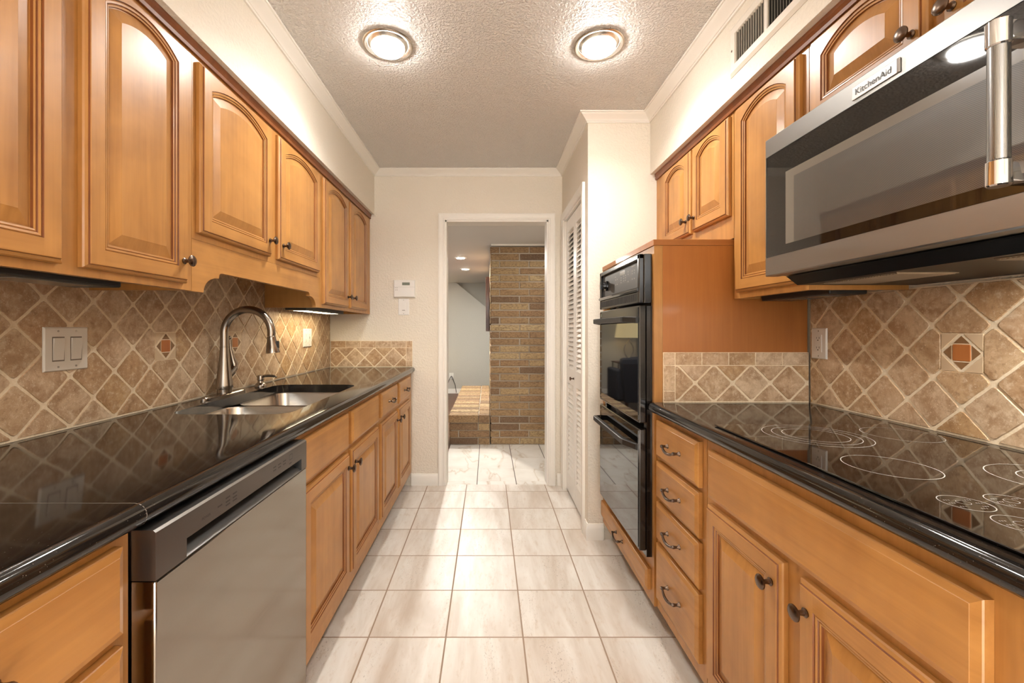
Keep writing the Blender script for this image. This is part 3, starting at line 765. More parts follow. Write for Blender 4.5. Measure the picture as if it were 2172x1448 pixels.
def oven_door(z0, z1, name, handle_z, droop):
    d = MB().sbox(EX+.002, .6395, EY0+.002, EY1, z0, z1, .004).build(name, BLACK, t)
    MB().box(EX, EX+.0019, EY0+.012, EY1-.006, z0+.012, z1-.008).build('glass', GLASSB, d)
    hb = MB(); ya, yb = EY0+.010, EY1-.010
    P = [(EX-.001, ya, handle_z-.004), (EX-.036, ya+.062, handle_z), (EX-.038, ya+.08, handle_z), (EX-.038, yb-.08, handle_z), (EX-.036, yb-.03, handle_z), (EX-.001, yb-.004, handle_z-.004)]
    loops = []
    for x, y, z in P:
        hh, ww = .013, .009
        loops.append([(x-ww, y, z-hh+.003), (x-ww, y, z+hh-.003), (x-ww+.004, y, z+hh), (x+ww, y, z+hh), (x+ww, y, z-hh), (x-ww+.004, y, z-hh)])
    # keep the bracket ends flat on the glass
    for q in (0, -1): loops[q] = [(min(max(x, EX-.030), EX-.001), y, z) for x, y, z in loops[q]]
    hb.loft(loops, True, True, True).build('handle', BLACKM, d)
    return d
d1 = oven_door(.832, 1.309, 'upper_door', 1.253, 0)
MB().box(EX-.0006, EX-.0001, 2.285, 2.312, 1.277, 1.294).build('badge', LCD, d1)
oven_door(.316, .808, 'lower_door', .738, 1)

# ------------------------------------------------------------------ microwave
MX, MY0, MY1, MZ0, MZ1 = .832, .527, 1.286, 1.369, 1.776
t = thing('microwave', (1.05, .9065, 1.34), 'over-range stainless microwave with black glass door above the cooktop', 'microwave')
MB().box(.872, 1.2755, MY0+.003, MY1-.003, MZ0+.002, MZ1-.002).build('body', simple('dark_steel_case', S(70, 67, 64), .4, .7), t)
mb = MB(); gy0, gy1, gz0, gz1 = MY0+.006, MY1-.006, 1.4235, 1.722
fn = FX(MX, -1)
Lp = lambda a, b_, c, d_, dep: [fn(a, c, dep), fn(b_, c, dep), fn(b_, d_, dep), fn(a, d_, dep)]
mb.loft([Lp(MY0, MY1, MZ0, MZ1, -.039), Lp(MY0, MY1, MZ0, MZ1, -.003), Lp(MY0+.003, MY1-.003, MZ0+.003, MZ1-.003, 0), Lp(gy0, gy1, gz0, gz1, 0), Lp(gy0, gy1, gz0, gz1, -.006)], True, True, False)
dm = mb.build('door_frame', STEEL, t)
wy0, wy1, wz0, wz1 = .60, 1.1985, 1.450, 1.652
mb = MB(); gd = -.0012
mb.loft([Lp(gy0+.001, gy1-.001, gz0+.001, gz1-.001, -.006), Lp(gy0+.001, gy1-.001, gz0+.001, gz1-.001, gd), Lp(wy0, wy1, wz0, wz1, gd)], m=0)
mb.loft([Lp(wy0, wy1, wz0, wz1, gd), Lp(wy0+.03, wy1-.032, wz0+.0, wz1-.022, gd-.0002)], m=2)
mb.add(Lp(wy0+.03, wy1-.032, wz0+.0, wz1-.022, gd-.0002), [(0, 1, 2, 3)], 1)
mb.build('glass', [GLASSB, MWMESH, MWBEZ], dm)
hx, hy = .778, .652
hd = MB().lathe((hx, hy, 1.468), (0, 0, 1), [(.0125, 0), (.0125, .172)], 28)
ho_ = hd.build('handle', steel('handle_brushed', S(150, 150, 150), .28, 'z'), dm, smooth=40)
for z0, z1 in ((1.428, 1.4675), (1.6405, 1.68)):
    e = MB().lathe((hx, hy, z0), (0, 0, 1), [(.0125, 0), (.0145, .002), (.0145, z1-z0-.002), (.0125, z1-z0)], 24)
    e.sbox(hx, MX-.0005, hy-.013, hy+.013, z0+.004, z1-.004, .004)
    e.build('handle_bracket', CHROME, ho_, smooth=40)
fb = MB().sbox(MX-.003, MX-.0003, .862, .9755, 1.7305, 1.7595, .001)
bd = fb.build('badge', simple('satin_badge', S(196, 194, 192), .32, .8), dm)
fnb = FX(MX-.003, -1)
text_part('lettering', 'KitchenAid', .0195, fnb, .9225, 1.7445, .0009, PRINTD, bd, True, .00012, 0)
MB().sbox(MX-.0042, MX-.0031, .8632, .8675, 1.731, 1.759, .0004).build('badge_edge', CHROME, bd)
# underside: sloping black lip, filters, lamp lens
lip = MB().loft([[(.888, y, 1.3685), (.893, y, 1.3655), (.922, y, 1.343), (1.2755, y, 1.343), (1.2755, y, 1.3685)] for y in (MY0+.006, MY1-.010)], True, True, True)
vb = lip.build('vent_base', simple('black_vent_paint', S(20, 20, 21), .36, 0, .12), t)
for y0, y1 in ((.56, .80), (.99, 1.22)):
    ft = MB(); ft.box(.945, 1.09, y0, y1, 1.3412, 1.3428)
    for i in range(int((y1-y0)/.008)): ft.box(.950, 1.085, y0+.004+i*.008, y0+.008+i*.008, 1.3396, 1.3412)
    ft.build('grease_filter', FILTER, vb)
MB().box(1.105, 1.18, .60, .86, 1.3405, 1.3428).build('lamp_lens', HOODL, vb)
area('hood_lamp', (1.14, .72, 1.338), .24, 6, (1, .97, .90), (0, 0, PI/2), .06)

# ------------------------------------------------------------------ cooktop
CX0, CX1, CY0, CY1, CZ = .680, 1.215, .528, 1.288, ZT+.0006
t = thing('cooktop', (.95, .908, ZT), 'black glass electric cooktop with pale burner rings', 'cooktop')
mb = MB().loft([[(x, y, z) for x, y in rrect(CX0+i, CX1-i, CY0+i, CY1-i, .004, 3)] for i, z in ((.004, CZ), (0, CZ+.002), (0, CZ+.0045), (.0015, CZ+.0055))], True, True, True)
mb.build('glass', CERAN, t)
def ring(cx, cy, r, w_=.0009, name='burner_ring', a0=0, a1=2*PI):
    mb = MB(); n = 64; z = CZ+.0058
    lo = []
    for k in range(n+1):
        a = a0+(a1-a0)*k/n; lo.append([(cx+(r-w_)*math.cos(a), cy+(r-w_)*math.sin(a), z), (cx+(r+w_)*math.cos(a), cy+(r+w_)*math.sin(a), z)])
    mb.loft(lo, False)
    return mb
for cx, cy, rs in ((.880, 1.152, (.121, .098, .074)), (1.118, 1.160, (.084,)), (.834, .889, (.0785,)), (1.085, .800, (.104, .062))):
    mb = MB()
    for r in rs:
        q = ring(cx, cy, r); mb.add(q.v, q.f)
    mb.build('burner_ring', PRINT, t)
for cx, cy in ((.781, .700), (.866, .705), (.781, .622), (.866, .625)):
    mb = MB(); q = ring(cx, cy, .033, .0007); mb.add(q.v, q.f)
    q = ring(cx, cy+.003, .009, .0004); mb.add(q.v, q.f); z = CZ+.0058
    for k in range(10):
        a = 2*PI*k/10; 
        if k in (2, 3, 7): continue
        for j in range(3):
            x_, y_ = cx+.022*math.cos(a)+(.004*(j-1)), cy+.022*math.sin(a)
            mb.add([(x_-.0007, y_-.0014, z), (x_+.0007, y_-.0014, z), (x_+.0007, y_+.0014, z), (x_-.0007, y_+.0014, z)], [(0, 1, 2, 3)])
    mb.build('control_marking', PRINT, t)

# ------------------------------------------------------------------ tile backsplashes
def clip(poly, a, b_, c):
    """keep a*u + b*v <= c"""
    out = []
    for i in range(len(poly)):
        p, q = poly[i], poly[(i+1) % len(poly)]
        dp, dq = a*p[0]+b_*p[1]-c, a*q[0]+b_*q[1]-c
        if dp <= 0: out.append(p)
        if dp*dq < 0:
            t_ = dp/(dp-dq); out.append((p[0]+(q[0]-p[0])*t_, p[1]+(q[1]-p[1])*t_))
    return out
def poly_area(p): return abs(sum(p[i][0]*p[(i+1) % len(p)][1]-p[(i+1) % len(p)][0]*p[i][1] for i in range(len(p))))/2
def put_tile(mb, poly, fn, d1, jitter=True):
    if len(poly) < 3 or poly_area(poly) < 2e-5: return
    cu = sum(p[0] for p in poly)/len(poly); cv = sum(p[1] for p in poly)/len(poly)
    dd = d1 + R.uniform(-.0006, .0006)
    sh = lambda k: [(cu+(p[0]-cu)*k, cv+(p[1]-cv)*k) for p in poly]
    mb.cur = R.uniform(.001, 1)
    s2 = 1-.0016/max(.02, math.sqrt(poly_area(poly))/1.6)
    loops = [[fn(u, v, .0025) for u, v in poly], [fn(u, v, dd-.0018) for u, v in poly], [fn(u, v, dd) for u, v in sh(s2)]]
    mb.loft(loops, True, False, True, 1)
def rough_sq(cu, cv, hs, rot, r=.009):
    pts = []
    base_ = []
    n = 5
    cs = [(hs, hs), (-hs, hs), (-hs, -hs), (hs, -hs)]
    for i in range(4):
        p, q = cs[i], cs[(i+1) % 4]
        dx, dy = (q[0]-p[0])/(2*hs), (q[1]-p[1])/(2*hs)
        for k in range(n+1):
            s_ = r + (2*hs-2*r)*k/n; j = R.uniform(-.0008, .0006) if 0 < k < n else -.0002
            base_.append((p[0]+dx*s_ + dy*j, p[1]+dy*s_ - dx*j))
        # corner round point
        rr = r*.30
        base_.append((q[0]-math.copysign(rr, q[0]), q[1]-math.copysign(rr, q[1])))
    c, s_ = math.cos(rot), math.sin(rot)
    return [(cu+x*c-y*s_, cv+x*s_+y*c) for x, y in base_]
def diamonds(mb, fn, u0, u1, v0, v1, pu, pv, pitch, d1, accents=(), hsz=.049, ah=.0535):
    hp = pitch/2
    i0 = int((u0-pu)/hp)-2; i1 = int((u1-pu)/hp)+2; j0 = int((v0-pv)/hp)-2; j1 = int((v1-pv)/hp)+2
    for i in range(i0, i1+1):
        for j in range(j0, j1+1):
            if (i+j) % 2 == 0: continue                   # tile centres sit between the crossings
            cu, cv = pu+i*hp, pv+j*hp
            p = rough_sq(cu, cv, hsz+R.uniform(-.0006, .0006), PI/4+R.uniform(-.008, .008))
            for a, b_, c in ((1, 0, u1-.002), (-1, 0, -u0-.002), (0, 1, v1-.002), (0, -1, -v0-.002)):
                if p: p = clip(p, a, b_, c)
            for au, av in accents:
                if not p: break
                du, dv = cu-au, cv-av
                if abs(du) < hp*1.2 and abs(dv) < hp*.2: p = clip(p, -math.copysign(1, du), 0, -math.copysign(1, du)*au-ah)
                if abs(dv) < hp*1.2 and abs(du) < hp*.2: p = clip(p, 0, -math.copysign(1, dv), -math.copysign(1, dv)*av-ah)
            if p: put_tile(mb, p, fn, d1)
def rect_tile(mb, fn, u0, u1, v0, v1, d1):
    gp = .0018
    p = []
    a = [(u0+gp, v0+gp), (u1-gp, v0+gp), (u1-gp, v1-gp), (u0+gp, v1-gp)]
    for i in range(4):
        q, r_ = a[i], a[(i+1) % 4]
        for k in range(1, 5):
            t_ = k/5; j = R.uniform(-.0007, .0005); dx, dy = r_[0]-q[0], r_[1]-q[1]; l_ = math.hypot(dx, dy)
            p.append((q[0]+dx*t_+dy/l_*j, q[1]+dy*t_-dx/l_*j))
        p.append((r_[0]+(.0016 if i in (1, 2) else -.0016)*(1 if i != 3 else 1) if False else r_[0], r_[1]))
    put_tile(mb, p, fn, d1)
def accent(fn, cu, cv, d1, parent):
    mb = MB(); h = .0505
    sq = [(cu-h, cv-h), (cu+h, cv-h), (cu+h, cv+h), (cu-h, cv+h)]
    mid = [(cu, cv-h+.003), (cu+h-.003, cv), (cu, cv+h-.003), (cu-h+.003, cv)]
    def pr(poly, dd, m_):
        mb.loft([[fn(u, v, .0025) for u, v in poly], [fn(u, v, dd) for u, v in poly]], True, False, True, m_)
    pr([(cu-h-.001, cv-h-.001), (cu+h+.001, cv-h-.001), (cu+h+.001, cv+h+.001), (cu-h-.001, cv+h+.001)], d1-.0013, 2)
    # beige corner stones
    for sx, sy in ((1, 1), (-1, 1), (-1, -1), (1, -1)):
        pr([(cu+sx*h, cv+sy*.007), (cu+sx*h, cv+sy*h), (cu+sx*.007, cv+sy*h)], d1, 0)
    c = .0225
    for sx, sy in ((1, 0), (-1, 0), (0, 1), (0, -1)):
        if sx: pr([(cu+sx*(c+.003), cv-.0195), (cu+sx*(c+.003), cv+.0195), (cu+sx*(h-.005), cv)], d1-.0006, 1)
        else: pr([(cu-.0195, cv+sy*(c+.003)), (cu+.0195, cv+sy*(c+.003)), (cu, cv+sy*(h-.005))], d1-.0006, 1)
    o = tag(mb.build('accent_tile', [BEIGEST, BROWNST, GROUT], parent), 'square beige accent tile with brown points and a rust centre')
    q = MB(); q.loft([[fn(u, v, .0025) for u, v in rrect(cu-c, cu+c, cv-c, cv+c, .004, 3)], [fn(u, v, d1-.001) for u, v in rrect(cu-c, cu+c, cv-c, cv+c, .004, 3)], [fn(u, v, d1) for u, v in rrect(cu-c+.0015, cu+c-.0015, cv-c+.0015, cv+c-.0015, .003, 3)]], True, False, True)
    q.build('centre_stone', RUST, o)
PT = .1489
fnL = FX(XL, 1)
mb = MB().box(XL+.0006, XL+.0070, -.30, YB-.010, ZT+.0003, 1.492, 0)
aL = [(1.6282, 1.1483), (2.0749, 1.1483)]
diamonds(mb, fnL, -.30, YB-.011, ZT+.004, 1.490, 1.1815, 1.2972, PT, .0095, aL)
bs = tag(mb.build('tile_backsplash', [GROUT, TRAV]), 'long diamond-laid travertine backsplash behind the sink faucet', 'backsplash')
for a in aL: accent(fnL, *a, .0095, bs)
fnR = FX(XR, -1)
mb = MB().box(XR-.0070, XR-.0006, -.30, 1.698, ZT+.0003, 1.336, 0)
aR = [(1.1557, 1.1476)]
diamonds(mb, fnR, -.30, 1.697, ZT+.004, 1.334, 1.1557, 1.1476, PT, .0095, aR)
bs = tag(mb.build('tile_backsplash', [GROUT, TRAV]), 'diamond-laid travertine backsplash behind the glass cooktop, under the microwave', 'backsplash')
accent(fnR, *aR[0], .0095, bs)
# the two short end pieces
def end_splash(fn, u0, u1, zt, edge_right, pu, pv, label, box):
    mb = MB(); mb.box(*box, 0)
    zb = zt-.052; cw = .047
    n = round((u1-u0)/.107)
    ua, ub = (u0, u1-cw) if edge_right else (u0+cw, u1)
    diamonds(mb, fn, ua, ub, ZT+.004, zb, pu, pv, PT, .0090)
    du = (ub-ua)/max(1, round((ub-ua)/.107))
    for k in range(round((ub-ua)/du)): rect_tile(mb, fn, ua+k*du, ua+(k+1)*du, zb, zt, .0090)
    ea, eb = (u1-cw, u1) if edge_right else (u0, u0+cw)
    rect_tile(mb, fn, ea, eb, zb, zt, .0090); rect_tile(mb, fn, ea, eb, zb-.102, zb, .0090); rect_tile(mb, fn, ea, eb, ZT+.004, zb-.102, .0090)
    return tag(mb.build('tile_backsplash', [GROUT, TRAV]), label, 'backsplash')
end_splash(FY(YB, -1), -1.224, -.589, 1.123, True, -.958, .995, 'short low travertine backsplash below the thermostat', (-1.224, -.589, YB-.0068, YB, ZT+.0003, 1.123))
end_splash(FY(OY0, -1), .697, 1.277, 1.120, False, .9725, .9978, 'short low travertine backsplash on the side of the oven cabinet', (.697, 1.2755, OY0-.0068, OY0-.0002, ZT+.0003, 1.120))

# ------------------------------------------------------------------ plates, outlets, thermostat
SCREW = simple('painted_screw', S(176, 168, 158), .4, .5)
def plate(name, label, cat, fn, u, v, w_, h_, gangs, flip=1, mat=PLASTIC):
    """gangs: list of 'rocker' / 'outlet' / 'gfci' / 'slide'"""
    o = Vector(fn(u, v-h_/2, 0))
    t = thing(name, o, label, cat)
    L = lambda i, d: [fn(u+a, v+b_, d) for a, b_ in ((-w_/2+i, -h_/2+i), (w_/2-i, -h_/2+i), (w_/2-i, h_/2-i), (-w_/2+i, h_/2-i))]
    MB().loft([L(0, .0004), L(0, .003), L(.003, .006)], True, True, True).build('cover_plate', mat, t)
    n = len(gangs)
    for k, gk in enumerate(gangs):
        gu = u + (k-(n-1)/2)*.0475*(w_/.118 if n > 1 else 1)
        a, b_ = .0165, .033
        Q = lambda s_, d, cu=gu: [fn(cu+x*s_, v+y*s_, d) for x, y in ((-a, -b_), (a, -b_), (a, b_), (-a, b_))]
        if gk == 'rocker':
            MB().loft([Q(1.06, .0061), Q(1.06, .0064)], True, True, True).build('rocker_gap_shade', simple('rocker_gap_shade', S(120, 108, 94), .6), t)  # darker sheet, paints the shade of the gap around the rocker
            p = [fn(gu+x, v+y, d) for x, y, d in ((-a*.92, -b_*.95, .0068), (a*.92, -b_*.95, .0068), (a*.92, 0, .0085), (a*.92, b_*.95, .0115), (-a*.92, b_*.95, .0115), (-a*.92, 0, .0085))]
            q = MB(); q.add(p, [(0, 1, 2, 5), (5, 2, 3, 4)]); q.add([fn(gu-a*.92, v+b_*.95, .0115), fn(gu+a*.92, v+b_*.95, .0115), fn(gu+a*.92, v+b_*.95, .0062), fn(gu-a*.92, v+b_*.95, .0062)], [(0, 1, 2, 3)])
            for sx in (-1, 1): q.add([fn(gu+sx*a*.92, v-b_*.95, .0062), fn(gu+sx*a*.92, v-b_*.95, .0068), fn(gu+sx*a*.92, v, .0085), fn(gu+sx*a*.92, v+b_*.95, .0115), fn(gu+sx*a*.92, v+b_*.95, .0062)], [(0, 1, 2, 3, 4)])
            q.build('rocker', mat, t)
        elif gk == 'slide':
            MB().loft([Q(.8, .0061), Q(.8, .0075)], True, True, True).build('toggle', WPLASTIC, t)
            MB().loft([[fn(gu+x, v-b_*.88+y, d) for x, y in ((-.011, 0), (.011, 0), (.011, .004), (-.011, .004))] for d in (.0061, .0078)], True, True, True).build('slide_bar', simple('slide_grey', S(120, 116, 110), .5), t)
        else:
            d_ = MB().loft([Q(1, .0061), Q(1, .0078), Q(.95, .0082)], True, True, True).build('receptacle', mat, t)
            def slot(x, y, w2, h2): q.loft([[fn(gu+flip*x+p_, v+y+r_, dd) for p_, r_ in ((-w2, -h2), (w2, -h2), (w2, h2), (-w2, h2))] for dd in (.0080, .0084)], True, True, True)
            for s_ in (-1, 1):
                q = MB(); slot(-.006, s_*.0185+.003, .0010, .0040); slot(.006, s_*.0185+.003, .0010, .0033); slot(0, s_*.0185-.006, .0022, .0020)
                q.build('slots', DARKSLOT, d_)
            if gk == 'gfci':
                for y_ in (.0035, -.0035): q = MB(); slot(0, y_, .006, .0022); q.build('test_button', DARKSLOT, d_)
    for k in range(n):
        gu = u + (k-(n-1)/2)*.0475*(w_/.118 if n > 1 else 1)
        for s_ in (-1, 1):
            q = MB(); c0 = Vector(fn(gu, v+s_*.048*h_/.118, .0060)); ax = Vector(fn(gu, v, 1))-Vector(fn(gu, v, 0))
            q.lathe(c0, ax, [(.0030, 0), (.0030, .0006), (.0022, .0010)], 10)
            q.build('screw', SCREW, t)
    return t
dT = .0096
fnLt = FX(XL+dT, 1); fnRt = FX(XR-dT, -1); fnB = FY(YB, -1)
plate('switch_plate', 'almond double rocker switch plate on the travertine near the camera', 'light switch', fnLt, 1.240, 1.155, .130, .125, ['rocker', 'rocker'])
plate('outlet_plate', 'white combined outlet and switch plate beyond the faucet', 'outlet', fnLt, 2.893, 1.156, .130, .122, ['outlet', 'gfci'], mat=WPLASTIC)
plate('outlet_plate', 'white single outlet plate on the travertine beside the oven cabinet', 'outlet', fnRt, 1.647, 1.157, .075, .118, ['outlet'], mat=WPLASTIC)
plate('switch_plate', 'white single switch plate on the cream wall below the thermostat', 'light switch', fnB, -.6565, 1.388, .084, .128, ['slide'], mat=WPLASTIC)
t = thing('thermostat', (-.649, YB-.015, 1.46), 'white thermostat with grey display on the cream wall', 'thermostat')
tb = MB().loft([[fnB(x, z, d) for x, z in ((-.730+i, 1.4605+i), (-.649, 1.4605+i+.003), (-.5675-i, 1.4605+i), (-.5675-i, 1.594-i), (-.730+i, 1.594-i))] for i, d in ((0, .0004), (0, .022), (.004, .027))], True, True, True).build('case', WPLASTIC, t)
MB().box(-.664, -.605, YB-.0280, YB-.0271, 1.553, 1.575).build('display', LCD, t)
q = MB().box(-.728, -.569, YB-.0276, YB-.0271, 1.5395, 1.5405)
for z in (1.532, 1.517): q.box(-.718, -.711, YB-.0278, YB-.0271, z-.002, z+.002).box(-.706, -.699, YB-.0278, YB-.0271, z-.002, z+.002)
q.build('marks', simple('mark_grey', S(150, 144, 138), .6), t)

# ------------------------------------------------------------------ ceiling lights, vent, strip lights
def can(x, y, label):
    t = thing('ceiling_light', (x, y, ZC), label, 'ceiling light', 'recessed kitchen ceiling lights')
    MB().lathe((x, y, ZC-.0004), (0, 0, -1), [(.107, 0), (.108, .003), (.105, .006), (.098, .007), (.086, -.001), (.074, .010), (.071, .010)], 40, False, False).build('trim_ring', simple('satin_ring', S(214, 206, 194), .22, .9), t, smooth=50)
    MB().lathe((x, y, ZC-.008), (0, 0, -1), [(.071, 0), (.071, .008), (.067, .014), (.057, .019), (.040, .022), (.015, .0235)], 32, True, True).build('bulb', BULB, t, smooth=50)
    area('can_light', (x, y, ZC-.036), .13, 10.5, (1, .965, .91), (0, 0, 0), shape='DISK', spread=2.5)
    return t
can(-.436, 1.863, 'round recessed ceiling light on the sink side'); can(.482, 1.863, 'round recessed ceiling light on the oven side')
def small_can(x, y, label):
    t = thing('ceiling_light', (x, y, 2.107), label, 'ceiling light', 'small recessed den lights')
    MB().lathe((x, y, 2.1066), (0, 0, -1), [(.075, 0), (.075, .004), (.055, .006)], 24, False, False).build('trim_ring', WHITE, t)
    MB().lathe((x, y, 2.104), (0, 0, -1), [(.055, 0), (.045, .006), (.02, .009)], 20).build('bulb', BULB, t)
    area('den_can', (x, y, 2.09), .08, 46, (1, .95, .86), (0, 0, 0), shape='DISK')
small_can(-.343, 5.34, 'small recessed light nearer the doorway in the den ceiling')
small_can(-.337, 6.33, 'small recessed light deeper in the den ceiling')
t = thing('vent_grille', (SR-.01, 1.4, 2.173), 'cream metal air vent grille on the soffit under the ceiling', 'vent grille')
fnS = FX(SR, -1)
mb = MB(); va, vb_, vc, vd = 1.130, 1.648, 2.175, 2.362
L = lambda a, b_, c, d_, dep: [fnS(a, c, dep), fnS(b_, c, dep), fnS(b_, d_, dep), fnS(a, d_, dep)]
mb.loft([L(va, vb_, vc, vd, .0004), L(va, vb_, vc, vd, .002), L(va+.012, vb_-.012, vc+.012, vd-.012, .009), L(va+.036, vb_-.036, vc+.036, vd-.036, .009), L(va+.040, vb_-.040, vc+.040, vd-.040, .003)])
for y in (1.425, 1.275): mb.box(SR-.009, SR-.0008, y, y+.013, vc+.036, vd-.036)
mb.build('frame', PLASTIC, t)
sl = MB()
for (a, b_, dr_) in ((1.438, 1.608, .3), (1.288, 1.425, 1), (1.170, 1.275, 1)):
    n = int((b_-a)/.0135)
    for i in range(n):
        y = a+(i+.5)*(b_-a)/n; o = .0030*dr_
        sl.add([(SR-.008, y-o, vc+.037), (SR-.001, y+o, vc+.037), (SR-.001, y+o, vd-.037), (SR-.008, y-o, vd-.037)], [(0, 1, 2, 3)])
sl.build('louvres', simple('vent_slat_paint', S(178, 171, 158), .5), t)
MB().box(SR-.0009, SR-.0003, va+.04, vb_-.04, vc+.04, vd-.04).build('duct_opening', DARKSLOT, t)
for y in (va+.02, vb_-.02): MB().lathe((SR-.009, y, (vc+vd)/2), (-1, 0, 0), [(.004, 0), (.004, .0008), (.002, .0016)], 10).build('screw', BRONZE, t)
def strip_light(label, x0, x1, y0, y1, zt, lit):
    t = thing('under_cabinet_light', ((x0+x1)/2, (y0+y1)/2, zt-.03), label, 'under-cabinet light')
    MB().sbox(x0, x1, y0, y1, zt-.030, zt-.0005, .004).build('housing', BLACKM, t)
    n = 4 if lit else 2
    for k in range(n):
        a = y0+.03+(y1-y0-.06)*k/n+.03; b_ = y0+.03+(y1-y0-.06)*(k+1)/n-.03
        MB().box(x0+.02, x1-.02, a, b_, zt-.0315, zt-.0302).build('lens', LEDS if lit else simple('unlit_lens', S(120, 116, 108), .2), t)
        if lit: area('strip_lamp', ((x0+x1)/2, (a+b_)/2, zt-.034), x1-x0-.04, .62, (1, .82, .52), (0, 0, 0), b_-a)
strip_light('lit black lamp strip under the wall cabinet by the thermostat wall', -1.15, -1.03, 2.42, 3.05, 1.3505, True)
strip_light('unlit black lamp strip under the wall cabinet above the double switch', -1.09, -.968, .60, 1.13, 1.3505, False)
strip_light('unlit black lamp strip under the single-door cabinet by the microwave', 1.06, 1.18, 1.33, 1.66, 1.3505, False)

# ------------------------------------------------------------------ brick fireplace in the den, seen through the doorway
t = thing('brick_fireplace', (.6, 5.7, 0), 'tan brick fireplace chimney with raised hearth through the doorway', 'fireplace')
mb = MB().box(.035, 2.38, 4.512, 6.88, 0, 2.086, 0)
ch, bl = .0733, .310
def brick_box(x0, x1, y0, y1, z0, z1):
    mb.cur = R.uniform(.02, 1)
    j = lambda: R.uniform(-.003, .003)
    mb.sbox(x0+j(), x1+j(), y0+j(), y1+j(), z0+j()*.5, z1+j()*.5, .005, 1)
rows = int(2.086/ch); ch = 2.086/rows
for r_ in range(rows):
    z = r_*ch
    x = .023 + (.104 if r_ % 2 else .314) - bl
    while x < 1.25:
        a = max(x, .023); e = x+bl-.012
        if e-a > .03: brick_box(a, e, 4.5, 4.56, z+.008, z+ch-.006)
        x += bl
    y = 4.5 + (.10 if r_ % 2 == 0 else .28)
    y0_ = 4.565
    while y0_ < 6.85:
        e = min(y if y > y0_+.05 else y+bl, 6.88); brick_box(.023, .075, y0_, e-.010, z+.008, z+ch-.006); y0_ = e; y = e+bl
mb.cur = 0
mb.build('chimney', [MORTAR, BRICK], t)
mb = MB().box(-.395, .018, 4.515, 6.88, 0, .300, 0)
zs_ = [0, .073, .148, .226, .312]
for r_ in range(3):
    z0, z1 = zs_[r_], zs_[r_+1]
    for a, e in (((-.408, -.110), (-.098, .015)) if r_ != 1 else ((-.408, -.320), (-.308, .015))):
        brick_box(a, e, 4.502, 4.56, z0+.005, z1-.005)
    y = 4.565
    while y < 6.85: e = min(y+bl, 6.88); brick_box(-.412, -.37, y, e-.01, z0+.005, z1-.005); y = e
y = 4.496
while y < 6.85:
    e = y+.070; brick_box(-.414, -.108, y, e-.006, .232, .312)
    y = e
y = 4.496
while y < 6.80:
    e = y+.21 if y > 4.5 else y+.10
    brick_box(-.098, .016, y, e-.008, .232, .312); y = e
mb.cur = 0
mb.build('hearth', [MORTAR, BRICK], t)
tag(MB().sbox(-.028, .018, 5.25, 6.30, 1.19, 1.86, .006).build('wooden_frame', DARKWOOD), 'dark wooden frame edge hung on the side of the brick chimney', 'frame')
# far outlet with a cord
FYo = FY(8.066, -1)
t = plate('outlet_plate', 'small white outlet with dangling cords on the grey den wall', 'outlet', FY(8.135, -1), -.70, .33, .08, .12, ['outlet'], mat=WPLASTIC)
MB().tube([(-.70, 8.11, .33), (-.72, 8.085, .30), (-.76, 8.085, .20), (-.80, 8.085, .11), (-.95, 8.085, .02)], .005, 8).tube([(-.69, 8.11, .33), (-.67, 8.085, .29), (-.62, 8.085, .16), (-.60, 8.085, .02)], .005, 8).build('cord', CORD, t)
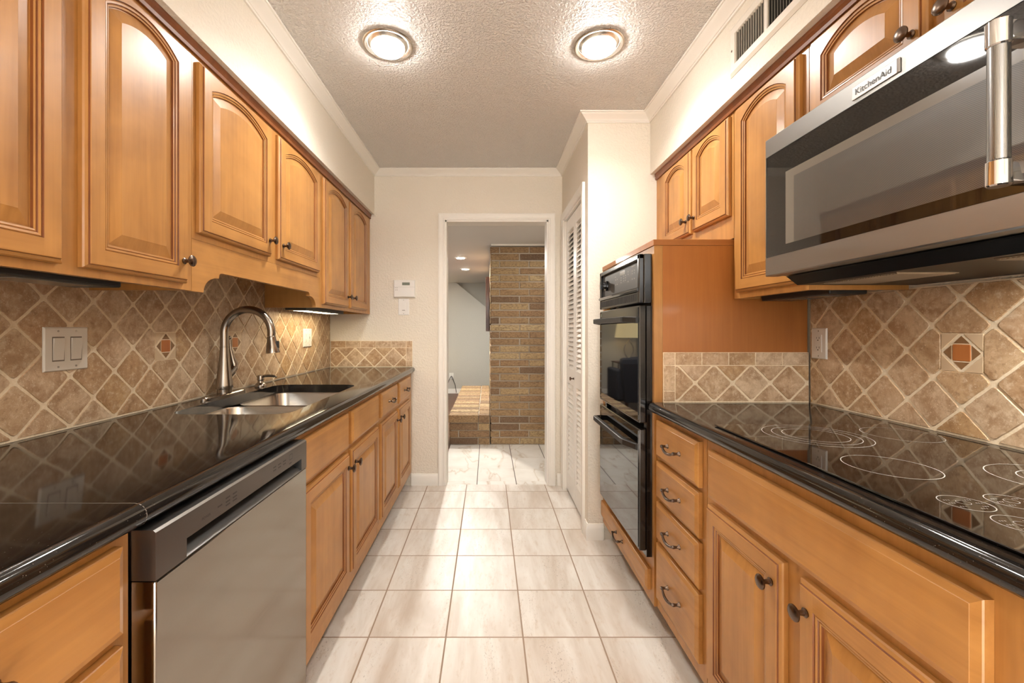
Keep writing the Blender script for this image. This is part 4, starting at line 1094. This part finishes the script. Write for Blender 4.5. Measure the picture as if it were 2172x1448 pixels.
# lamp, side table and armchair of the den, seen mirrored in the oven glass
tx, ty = -1.33, 7.75
t = thing('side_table', (tx, ty, 0), 'slim black metal side table under the lit lamp in the den', 'table')
MB().sbox(tx-.26, tx+.26, ty-.2, ty+.2, .615, .635, .004).build('table_top', DARKWOOD, t)
for sx in (-1, 1):
    for sy in (-1, 1):
        MB().tube([(tx+sx*.24, ty+sy*.18, .614), (tx+sx*.25, ty+sy*.185, .3), (tx+sx*.26, ty+sy*.19, .0)], .011, 8).build('leg', BLACKM, t)
t = thing('table_lamp', (tx, ty, .635), 'lit table lamp with cream shade and looped metal stem in the den', 'lamp')
MB().lathe((tx, ty, .636), (0, 0, 1), [(.08, 0), (.08, .01), (.02, .02), (.012, .03)], 20).build('base', BLACKM, t, smooth=40)
q = MB()
for s_ in (-1, 1): q.tube([(tx+s_*.085*math.sin(PI*k/10), ty, .665+.36*k/10) for k in range(11)], .008, 8)
q.tube([(tx, ty, 1.02), (tx, ty, 1.12)], .009, 8)
q.build('stem', NICKEL, t, smooth=60)
MB().lathe((tx, ty, 1.068), (0, 0, 1), [(.25, 0), (.205, .275)], 32, False, False).build('shade', SHADE, t, smooth=60)
l = bpy.data.lights.new('lamp_bulb', 'POINT'); l.energy = 6; l.color = (1, .78, .45); l.shadow_soft_size = .04
o = bpy.data.objects.new('lamp_bulb', l); o.location = (tx, ty, 1.2); COL.objects.link(o)
ax, ay = -1.17, 6.72
t = thing('armchair', (ax, ay, 0), 'dark navy upholstered armchair in the den, back to the kitchen', 'armchair')
MB().loft([[(ax+sx*w_, y, z) for sx, y in ((-1, ay-.33-th), (1, ay-.33-th), (1, ay-.22), (-1, ay-.22))] for w_, th, z in ((.33, .0, .12), (.37, .03, .45), (.395, .05, .70), (.385, .04, .765), (.35, .0, .785))], True, True, True).build('backrest', NAVY, t)
MB().sbox(ax-.30, ax+.30, ay-.215, ay+.36, .16, .44, .03).build('seat', NAVY, t)
for s_ in (-1, 1):
    MB().sbox(ax+s_*.365-.06, ax+s_*.365+.06, ay-.215, ay+.36, .12, .60, .03).build('arm', NAVY, t)
    for y in (ay-.28, ay+.30): MB().lathe((ax+s_*.30, y, .118 if y < ay else .118), (0, 0, -1), [(.028, 0), (.018, .118)], 12).build('leg', DARKWOOD, t)
MB().lathe((ax-.22, ay-.13, .70), (1, 0, 0), [(.03, 0), (.09, .03), (.10, .22), (.09, .41), (.03, .44)], 20).build('bolster', NAVY, t, smooth=50)
struct(MB().box(-3.2, -1.6, 8.176, 8.19, 0, .09), 'baseboard_den_far', WHITE)
